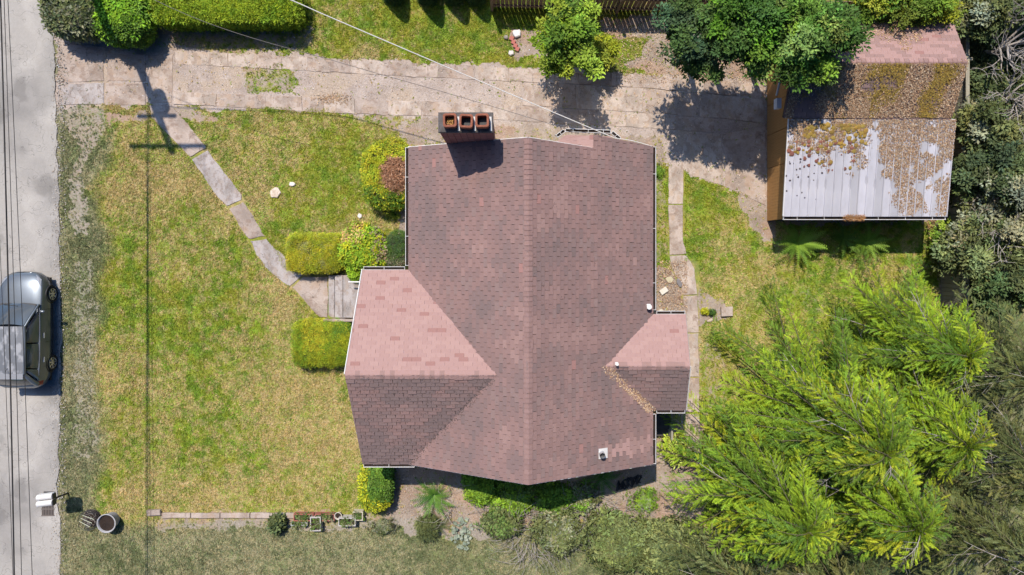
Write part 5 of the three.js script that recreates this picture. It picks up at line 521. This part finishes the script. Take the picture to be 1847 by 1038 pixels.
function tree(label, px, py, ch, rx, ry, rz, colors, seed, o = {}) {  // crown centre seen at px,py at height ch
  const c = P(px, py, ch), g = thing(o.name ?? 'leafy_tree', label, 'tree', [c.x + (o.dx ?? 0), 0, c.z + (o.dz ?? 0)], 0, o.group), r = rng(seed), list = [], cx0 = -(o.dx ?? 0), cz0 = -(o.dz ?? 0); const th = Math.max(0.6, ch - ry * 0.5);
  mesh('trunk', tube([V3(0, 0, 0), V3(cx0 * 0.3, th * 0.6, cz0 * 0.3), V3(cx0 * 0.8, th, cz0 * 0.8)], o.tr ?? 0.13, (o.tr ?? 0.13) * 0.6, 9), M.bark, g); const limbs = [];
  const nc = o.clumps ?? 40, cr = o.cr ?? 0.45; for (let i = 0; i < nc; i++) { const y = 2 * r() - 1, t = r() * 6.283, s = Math.sqrt(1 - y * y), q = Math.pow(r(), 0.45); const k = V3(cx0 + s * Math.cos(t) * rx * q, ch + y * ry * q, cz0 + s * Math.sin(t) * rz * q); limbs.push(tube([V3(cx0 * 0.7, th * 0.85, cz0 * 0.7), V3(lerp(cx0 * 0.7, k.x, 0.5), lerp(th, k.y, 0.6) + 0.1, lerp(cz0 * 0.7, k.z, 0.5)), k], 0.035, 0.008, 5, 5));
    const tone = vary(pick(colors, r), r, 0.32), m = o.per ?? 60, R = cr * (0.6 + 0.8 * r()); for (let j = 0; j < m; j++) { const a = r() * 6.283, yy = 2 * r() - 1, ss = Math.sqrt(1 - yy * yy), d = Math.pow(r(), 0.5) * R; const nv = V3((r() - 0.5) * 1.3, 0.9, (r() - 0.5) * 1.3).normalize(); list.push({ m: place(k.x + ss * Math.cos(a) * d, k.y + yy * d * 0.6, k.z + ss * Math.sin(a) * d, nv, r() * 6.283, (o.leaf ?? 0.12) * (0.7 + 0.6 * r())), c: vary(tone, r, 0.34) }); } }
  mesh('limbs', merge(limbs), o.wood ?? M.barkGrey, g); instanced('crown', o.geo ?? G.leafB, M.leaf, list, g); return g;
}
tree('young broad-leaved tree over the driveway edge near the top', 1028, 68, 2.6, 1.45, 0.9, 1.25, [[0.16, 0.26, 0.02], [0.10, 0.19, 0.02], [0.22, 0.30, 0.03]], 301, { clumps: 42, cr: 0.38, leaf: 0.15, per: 30, dz: -0.3 });
tree('small yellow-green sapling right of the young tree', 1090, 92, 1.2, 0.55, 0.5, 0.7, [Y2, [0.22, 0.26, 0.03]], 302, { clumps: 14, cr: 0.28, leaf: 0.12, per: 24, tr: 0.04 });
tree('dark blue-green tree at the top edge left of the bright one', 1282, 58, 4.2, 1.5, 1.2, 1.4, [[0.06, 0.115, 0.028], [0.075, 0.14, 0.03], [0.06, 0.11, 0.045]], 303, { clumps: 50, leaf: 0.14, per: 40, dz: -1.0, cr: 0.4 });
tree('bright green small-leaved tree overhanging the garage roof', 1440, 62, 4.6, 2.0, 1.2, 1.35, [[0.09, 0.20, 0.03], [0.13, 0.25, 0.03], [0.17, 0.26, 0.06], [0.055, 0.12, 0.02]], 304, { clumps: 88, leaf: 0.13, per: 46, dx: -0.4, dz: -1.2, cr: 0.42 });
tree('mid-green crown between the dark and the bright tree at the top', 1345, 30, 4.8, 1.3, 1.0, 1.2, [[0.10, 0.24, 0.02], [0.07, 0.17, 0.02], [0.05, 0.11, 0.02]], 305, { clumps: 44, leaf: 0.14, per: 42, dz: -0.6, cr: 0.4 });
tree('yellowish leafy tree behind the garage at the top right', 1640, 2, 3.2, 2.0, 0.8, 0.8, [Y2, G1, [0.2, 0.25, 0.03]], 306, { clumps: 60, leaf: 0.1, per: 60, dz: -0.6 });
// hedgerow on the far side of the right fence
const hr = (label, px, py, ch, rx, ry, rz, seed, o = {}) => tree(label, px, py, ch, rx, ry, rz, (o.colors ?? [OL, OL2, [0.08, 0.11, 0.04], GY]).map((c) => c.map((v) => v * 1.25)), seed, { name: 'hedgerow_tree', clumps: 55, leaf: 0.15, per: 42, cr: 0.42, group: 'hedgerow beyond the right fence', ...o });
hr('olive hedgerow tree at the top right corner', 1800, 15, 2.2, 1.5, 0.9, 0.8, 401); hr('olive hedgerow tree just below the bare branches', 1805, 225, 2.0, 1.3, 1.1, 1.1, 402, { clumps: 60 }); hr('dark hedgerow tree beside the garage gutter end', 1800, 310, 2.2, 1.3, 1.1, 1.1, 403, { colors: [[0.06, 0.09, 0.04], OL2, [0.09, 0.13, 0.04]] }); hr('grey-leaved hedgerow tree level with the garage ferns', 1795, 400, 1.8, 1.3, 0.9, 1.0, 404, { colors: [GY, OL, [0.22, 0.2, 0.16]] }); hr('rounded olive hedgerow tree at the lower end of the board fence', 1765, 455, 1.7, 1.1, 1.0, 1.0, 405); hr('dark olive hedgerow tree above the dull conifers', 1815, 510, 2.0, 1.4, 1.1, 1.0, 406, { colors: [OL2, [0.07, 0.11, 0.035]] }); hr('small bright shrub climbing the inside of the right fence', 1711, 432, 0.8, 0.35, 0.5, 0.6, 407, { colors: [[0.14, 0.25, 0.03], [0.2, 0.29, 0.04]], clumps: 22, leaf: 0.09, per: 30, tr: 0.03 });
hr('low dark growth under the bare branches at the top right', 1830, 95, 0.6, 1.2, 0.5, 1.4, 416, { colors: [[0.05, 0.07, 0.03], OL2], clumps: 60 }); hr('low dark hedgerow growth under the bare branches', 1760, 150, 0.7, 0.7, 0.6, 2.2, 412, { colors: [[0.06, 0.085, 0.03], OL2], clumps: 60 }); hr('olive hedgerow tree at the right edge level with the lean-to', 1850, 330, 2.4, 1.3, 1.1, 1.3, 413); hr('olive hedgerow tree at the right edge above the conifers', 1855, 440, 2.4, 1.3, 1.1, 1.3, 414); hr('low grey-green growth along the outside of the fence', 1750, 300, 0.7, 0.5, 0.5, 2.4, 415, { clumps: 60 });
hr('short weedy growth at the garage corner by the fence', 1690, 410, 0.3, 0.25, 0.2, 0.5, 408, { colors: [[0.24, 0.27, 0.05], [0.3, 0.2, 0.1]], clumps: 14, leaf: 0.07, per: 14, tr: 0.02, cr: 0.2 });
{ // bare grey-branched thicket
  const bareTree = (label, px, py, h, n, seed, spread = 1) => { const b = P(px, py), g = thing('bare_tree', label, 'tree', [b.x, 0, b.z], 0, 'bare-branched trees beyond the right fence'), r = rng(seed), br = [], tw = []; mesh('trunk', tube([V3(0, 0, 0), V3(0.1, h * 0.35, 0)], 0.12, 0.08, 8), M.barkGrey, g); const grow = (p, dir, L, rad, lev) => { const q = p.clone().addScaledVector(dir, L), m = p.clone().addScaledVector(dir, L * 0.5).add(V3((r() - 0.5) * L * 0.3, (r() - 0.5) * L * 0.2, (r() - 0.5) * L * 0.3)); (lev < 2 ? br : tw).push(tube([p, m, q], rad, rad * 0.55, lev < 2 ? 6 : 4, 4)); if (lev >= 4) return; const k = lev < 1 ? n : 2 + ((r() * 2) | 0); for (let i = 0; i < k; i++) { const d = dir.clone().add(V3((r() - 0.5) * 1.7 * spread, (r() - 0.35) * 0.8, (r() - 0.5) * 1.7 * spread)).normalize(); grow(lev < 1 ? p.clone().lerp(q, 0.5 + 0.5 * r()) : p.clone().lerp(q, 0.45 + 0.55 * r()), d, L * (0.62 + 0.25 * r()), rad * 0.6, lev + 1); } }; grow(V3(0.1, h * 0.35, 0), V3(-0.1, 0.8, 0.1).normalize(), h * 0.4, 0.07, 0); mesh('branches', merge(br), M.barkPale, g); mesh('twigs', merge(tw), M.barkPale, g); };
  bareTree('bare pale-branched tree at the right edge beside the upper garage roof', 1735, 110, 3.6, 10, 501, 1.4); bareTree('bare twiggy tree right of the fence by the mossy roof', 1745, 190, 3.2, 10, 502, 1.4); bareTree('smaller bare grey shrub beyond the fence near the lean-to', 1745, 395, 2.6, 9, 503, 1.5); bareTree('bare pale branches in the far right corner below the garage', 1800, 430, 1.7, 7, 504, 1.5);
}
// ---------------------------------------------------------------- litter, moss, grass
{
  const r = rng(601), fl = (n, fn, name, label, cat) => { const l = []; for (let i = 0; i < n; i++) { const e = fn(r); if (e) l.push(e); } const m = instanced(name, G.flake, M.leafMatte, l); tag(m, label, cat, null, 'stuff'); };
  const BR = [[0.38, 0.25, 0.15], [0.30, 0.19, 0.115], [0.46, 0.33, 0.21], [0.24, 0.15, 0.10], [0.52, 0.41, 0.29]];
  const nS = V3(0, gz1 - gzr, GR - GE).normalize(), nN = V3(0, gzr - gz0, -(GR - GE)).normalize();
  fl(26000, (r) => { const u = r(), v = r(), x = lerp(gx0 + 0.03, gx1, u), z = lerp(gzr + 0.05, gz1, v), d = fbm(x * 1.1, z * 1.1 + 5, 3); if (r() > sm(0.2, 0.45, d) * (u < 0.5 ? 1 : 0.8)) return null; const y = lerp(GR, GE, v) + 0.03 + 0.02 * r(); const mossy = fbm(x * 1.4 + 30, z * 0.7, 3) + 0.25 * (r() - 0.5) > (u > 0.5 ? 0.5 : 0.64); return { m: place(x, y, z, V3(nS.x + (r() - 0.5) * 0.8, nS.y, nS.z + (r() - 0.5) * 0.8).normalize(), r() * 6.283, 0.055 * (0.6 + 0.8 * r())), c: vary(mossy ? [0.30, 0.21, 0.045] : pick(BR, r), r, 0.3) }; }, 'roof_leaf_litter', 'brown leaf litter and moss covering the lower shingle slope of the garage', 'leaf litter');
  fl(6500, (r) => { const x = lerp(gx0 + 0.9, gx1, r()), v = r(), z = lerp(gz0, gzr, v), d = fbm(x * 0.9 + 8, z * 0.9, 3); if (d + 0.14 * (r() - 0.5) < 0.44 + 0.3 * v * (x > 13.6 ? 0.35 : 1)) return null; return { m: place(x, lerp(GE, GR, v) + 0.03, z, V3((r() - 0.5) * 0.7, 1, -0.4 + (r() - 0.5) * 0.7).normalize(), r() * 6.283, 0.05 * (0.6 + 0.8 * r())), c: vary(pick([[0.42, 0.28, 0.16], [0.34, 0.22, 0.11], [0.5, 0.38, 0.26]], r), r) }; }, 'roof_leaf_litter', 'scattered tan leaf litter on the upper pink slope of the garage', 'leaf litter');
  const yL = (z) => lerp(GE - 0.02, LF, (z - gz1) / (lz - gz1)) + 0.025;
  fl(42000, (r) => { const u = r(), v = r(), x = lerp(lx0, lx1, u), z = lerp(gz1 + 0.05, lz - 0.02, v), d = fbm(x * 2.3 + 3, z * 2.3, 4); const edge = u < 0.5 ? 0.20 : lerp(0.25, 0.92, sm(0.5, 0.8, u)); const rib = ((x - lx0) / ((lx1 - lx0) / 20)) % 1; if (r() > sm(0.16, -0.14, v - edge - (d - 0.5) * 1.15) * (rib > 0.7 || rib < 0.15 ? 1 : 0.75) || d < 0.3 + 0.12 * r()) return null; return { m: place(x, yL(z) + 0.015 * r(), z, V3((r() - 0.5) * 0.8, 1, (r() - 0.5) * 0.8).normalize(), r() * 6.283, 0.05 * (0.6 + 0.8 * r())), c: vary(pick(BR, r), r, 0.3).map((k) => k * 0.85) }; }, 'roof_leaf_litter', 'brown leaf litter drifting over the ribbed lean-to roof', 'leaf litter');
  { const l = [], bl = new THREE.IcosahedronGeometry(1, 2), q = bl.attributes.position; for (let i = 0; i < q.count; i++) { const k = 1 + 0.35 * (fbm(q.getX(i) * 2 + 5, q.getZ(i) * 2 + q.getY(i), 3) - 0.5) * 2; q.setXYZ(i, q.getX(i) * k, q.getY(i) * k, q.getZ(i) * k); } bl.computeVertexNormals(); const put = (px, py, s, c) => { const z = Z(py, 2.55), x = X(px, 2.55); l.push({ m: place(x, yL(z), z, UP, r() * 6.283, s, s * 0.35, s * (0.8 + 0.4 * r())), c }); }; const mo = [0.215, 0.145, 0.03], rd = [0.16, 0.065, 0.05];
    for (let i = 0; i < 130; i++) { const t = r(); put(1475 + 85 * r(), 226 + 44 * r() * r(), 0.03 + 0.09 * r() * r(), vary(mo, r, 0.35)); } for (let i = 0; i < 50; i++) put(1448 + 22 * r(), 230 + 18 * r(), 0.03 + 0.06 * r(), vary(mo, r, 0.35)); for (let i = 0; i < 70; i++) put(1417 + 130 * Math.pow(r(), 0.8), 255 + 60 * r() * r(), 0.025 + 0.06 * r(), vary(r() < 0.7 ? rd : mo, r)); for (let i = 0; i < 26; i++) put(1420 + 70 * r(), 270 + 100 * r(), 0.018 + 0.018 * r(), [0.06, 0.05, 0.06]);
    const m = instanced('roof_moss', bl, M.leafMatte, l); tag(m, 'golden and dark red moss cushions on the pale lean-to sheets', 'moss', null, 'stuff'); }
  // debris along the valley of the back wing and dark specks on the house roof
  fl(4200, (r) => { const k = r(); let x, z, y; if (k < 0.32) { const t = r(); x = lerp(bxi, xr, t) + (r() - 0.6) * 0.3; z = lerp(bzr, bz1, t) + (r() - 0.4) * 0.22; y = Math.max(hRt(x), HE + (HB - HE) * clamp(1 - Math.abs(z - bzr) / (bz1 - bzr))) + 0.03; if (r() > 0.3 + 0.8 * t) return null; } else if (k < 0.42) { const t = r(); x = lerp(wxi, xl, t) + (r() - 0.4) * 0.2; z = lerp(wzr, wz1, t) + (r() - 0.5) * 0.16; y = Math.max(hL(x), HE + (HW - HE) * clamp(1 - Math.abs(z - wzr) / (wz1 - wzr))) + 0.03; } else if (k < 0.72) { x = lerp(wx + 0.1, wxi, r()); z = lerp(wzr, wz1, r()); const lim = lerp(wzr, wz1, clamp((xm - x) / 4)); y = HE + (HW - HE) * (1 - (z - wzr) / (wz1 - wzr)) + 0.028; if (x > xl && (z - wzr) / (wz1 - wzr) > (wxi - x) / (wxi - xl)) return null; } else { x = lerp(xl, xr, r()); z = lerp(zn, zs, r()); if (x < xl + 0.1 || (x < wxi && z > wz0) || (x > bxi && z > bz0 - 0.1 && z < bz1 + 0.1) || (x > nookX && z < nz + 0.3)) return null; y = Math.min(hL(x), hRt(x)) + 0.022; if (fbm(x * 1.5, z * 1.5, 2) < 0.5) return null; } const tan = k < 0.32; return { m: place(x, y, z, V3((r() - 0.5) * 0.5, 1, (r() - 0.5) * 0.5).normalize(), r() * 6.283, (tan ? 0.045 : 0.03) * (0.6 + 0.8 * r())), c: tan ? vary(pick(BR, r), r) : vary([0.04, 0.034, 0.034], r) }; }, 'roof_debris', 'fine brown debris in the valleys of the house roof', 'leaf litter');
  // leaf litter on the ground: under the trees and along the bare beds
  fl(9000, (r) => { const k = r(); let px, py; if (k < 0.35) { px = 1090 + 290 * r(); py = 40 + 110 * r(); } else if (k < 0.6) { px = 690 + 500 * r(); py = 842 + 95 * r(); } else if (k < 0.8) { if (r() < 0.25) { px = 600 + 40 * (r() + r() - 1); py = 178 + 12 * (r() + r() - 1); } else { px = 190 + 1200 * r(); py = 95 + 120 * r(); if (r() < 0.55) return null; } } else { px = 1180 + 60 * r(); py = 470 + 95 * r(); } const c = P(px, py); return { m: place(c.x, 0.035 + 0.01 * r(), c.z, V3((r() - 0.5) * 0.4, 1, (r() - 0.5) * 0.4).normalize(), r() * 6.283, 0.045 * (0.5 + r())), c: vary(pick(BR, r), r, 0.35) }; }, 'ground_leaf_litter', 'dry brown leaves scattered over drive and beds', 'leaf litter');
}
{ // pebbles on the driveway and in the beds
  const r = rng(620), l = [], ic = new THREE.IcosahedronGeometry(1, 1); for (let i = 0; i < 2600; i++) { const z = lerp(-9.8, 12.8, r()), x = X(106) + (r() + r() - 1) * 0.35, s = 0.008 + 0.02 * r() * r(); l.push({ m: place(x, 0.038, z, UP, r() * 6.283, s * 1.3, s * 0.7, s), c: vary(pick([[0.36, 0.34, 0.31], [0.24, 0.22, 0.2]], r), r) }); } for (let i = 0; i < 9000; i++) { const x = lerp(-20, 14, r()), z = lerp(-9.5, 11.5, r()), q = ground(x, z); if (Math.max(q.drive, q.dirt) < 0.5 || x < -17.4) continue; if (inPoly(x, z, HOUSE_FOOT)) continue; const s = 0.008 + 0.018 * r() * r(); l.push({ m: place(x, 0.012, z, UP, r() * 6.283, s * 1.3, s * 0.7, s), c: vary(pick([[0.4, 0.37, 0.34], [0.28, 0.25, 0.23], [0.5, 0.47, 0.44]], r), r) }); }
  tag(instanced('gravel', ic, M.leafMatte, l), 'loose pebbles on the worn driveway and bare soil', 'gravel', null, 'stuff');
}
{ // turf blades and clover
  const r = rng(650), A = [], B = [], paths = scene.children.filter((o) => ['driveway', 'front_path', 'side_path', 'back_pad'].includes(o.name)), polys = []; paths.forEach((g) => g.children.forEach((m) => { m.geometry.computeBoundingBox(); polys.push(m.geometry.boundingBox); }));
  const front = [gp([[268, 190], [309, 189], [348, 236], [375, 270], [436, 352], [480, 431], [516, 488], [592, 496], [592, 574], [577, 573], [523, 519], [462, 461], [409, 374], [345, 288], [292, 232]])];
  const shade = (x, z) => inPoly(x, z, HOUSE_FOOT) || (x > 9.95 && x < 16 && z < -1.8 && z > -8.6);
  for (let i = 0; i < 520000; i++) {
    const x = lerp(-17.6, 17.5, r()), z = lerp(-9.9, 12.8, r()), q = ground(x, z); if (x < X(106) + 0.05) continue; if (shade(x, z) || inPoly(x, z, front[0])) continue; if (q.drive > 0.4 && r() < 0.985) continue; if (r() < sm(0.15, 0.6, q.dirt) * 0.96) continue; if (x > X(1205) && x < X(1262) && z > Z(300) && z < Z(840) && (x < X(1235) || z > Z(470))) continue;
    if (x > 16.6) continue; const t = turf(x, z, q), n = V3((r() - 0.5) * 0.35, 1, (r() - 0.5) * 0.35).normalize(), cl = r() < 0.1 + 0.5 * sm(0.56, 0.68, fbm(x * 3.4 + 77, z * 3.4, 3)) && q.dry < 0.75, s = (cl ? 0.06 : 0.055) * (0.6 + 0.9 * r()); const dryOne = r() < q.dry * 0.75; let c = dryOne ? vary([0.50, 0.39, 0.17], r, 0.22) : vary(mix3(t, [0.20, 0.32, 0.025], cl ? 0.75 : 0.3), r, 0.34).map((v) => v * 1.1); if (q.dull) { const lu = 0.3 * c[0] + 0.6 * c[1] + 0.1 * c[2]; c = mix3(c, [lu * 0.95, lu, lu * 0.65], 0.55 * q.dull).map((v) => v * lerp(1, 0.8, q.dull)); }
    (cl ? B : A).push({ m: place(x, 0.0, z, n, r() * 6.283, s, s * (0.6 + 0.5 * r()), s), c }); }
  tag(instanced('grass', G.tuft, M.leaf, A), 'short patchy green and straw-coloured grass of the lawns', 'grass', null, 'stuff'); tag(instanced('clover', G.clover, M.leaf, B), 'small green clover and weed leaves in the lawns', 'clover', null, 'stuff');
}
renderer.render(scene, camera);
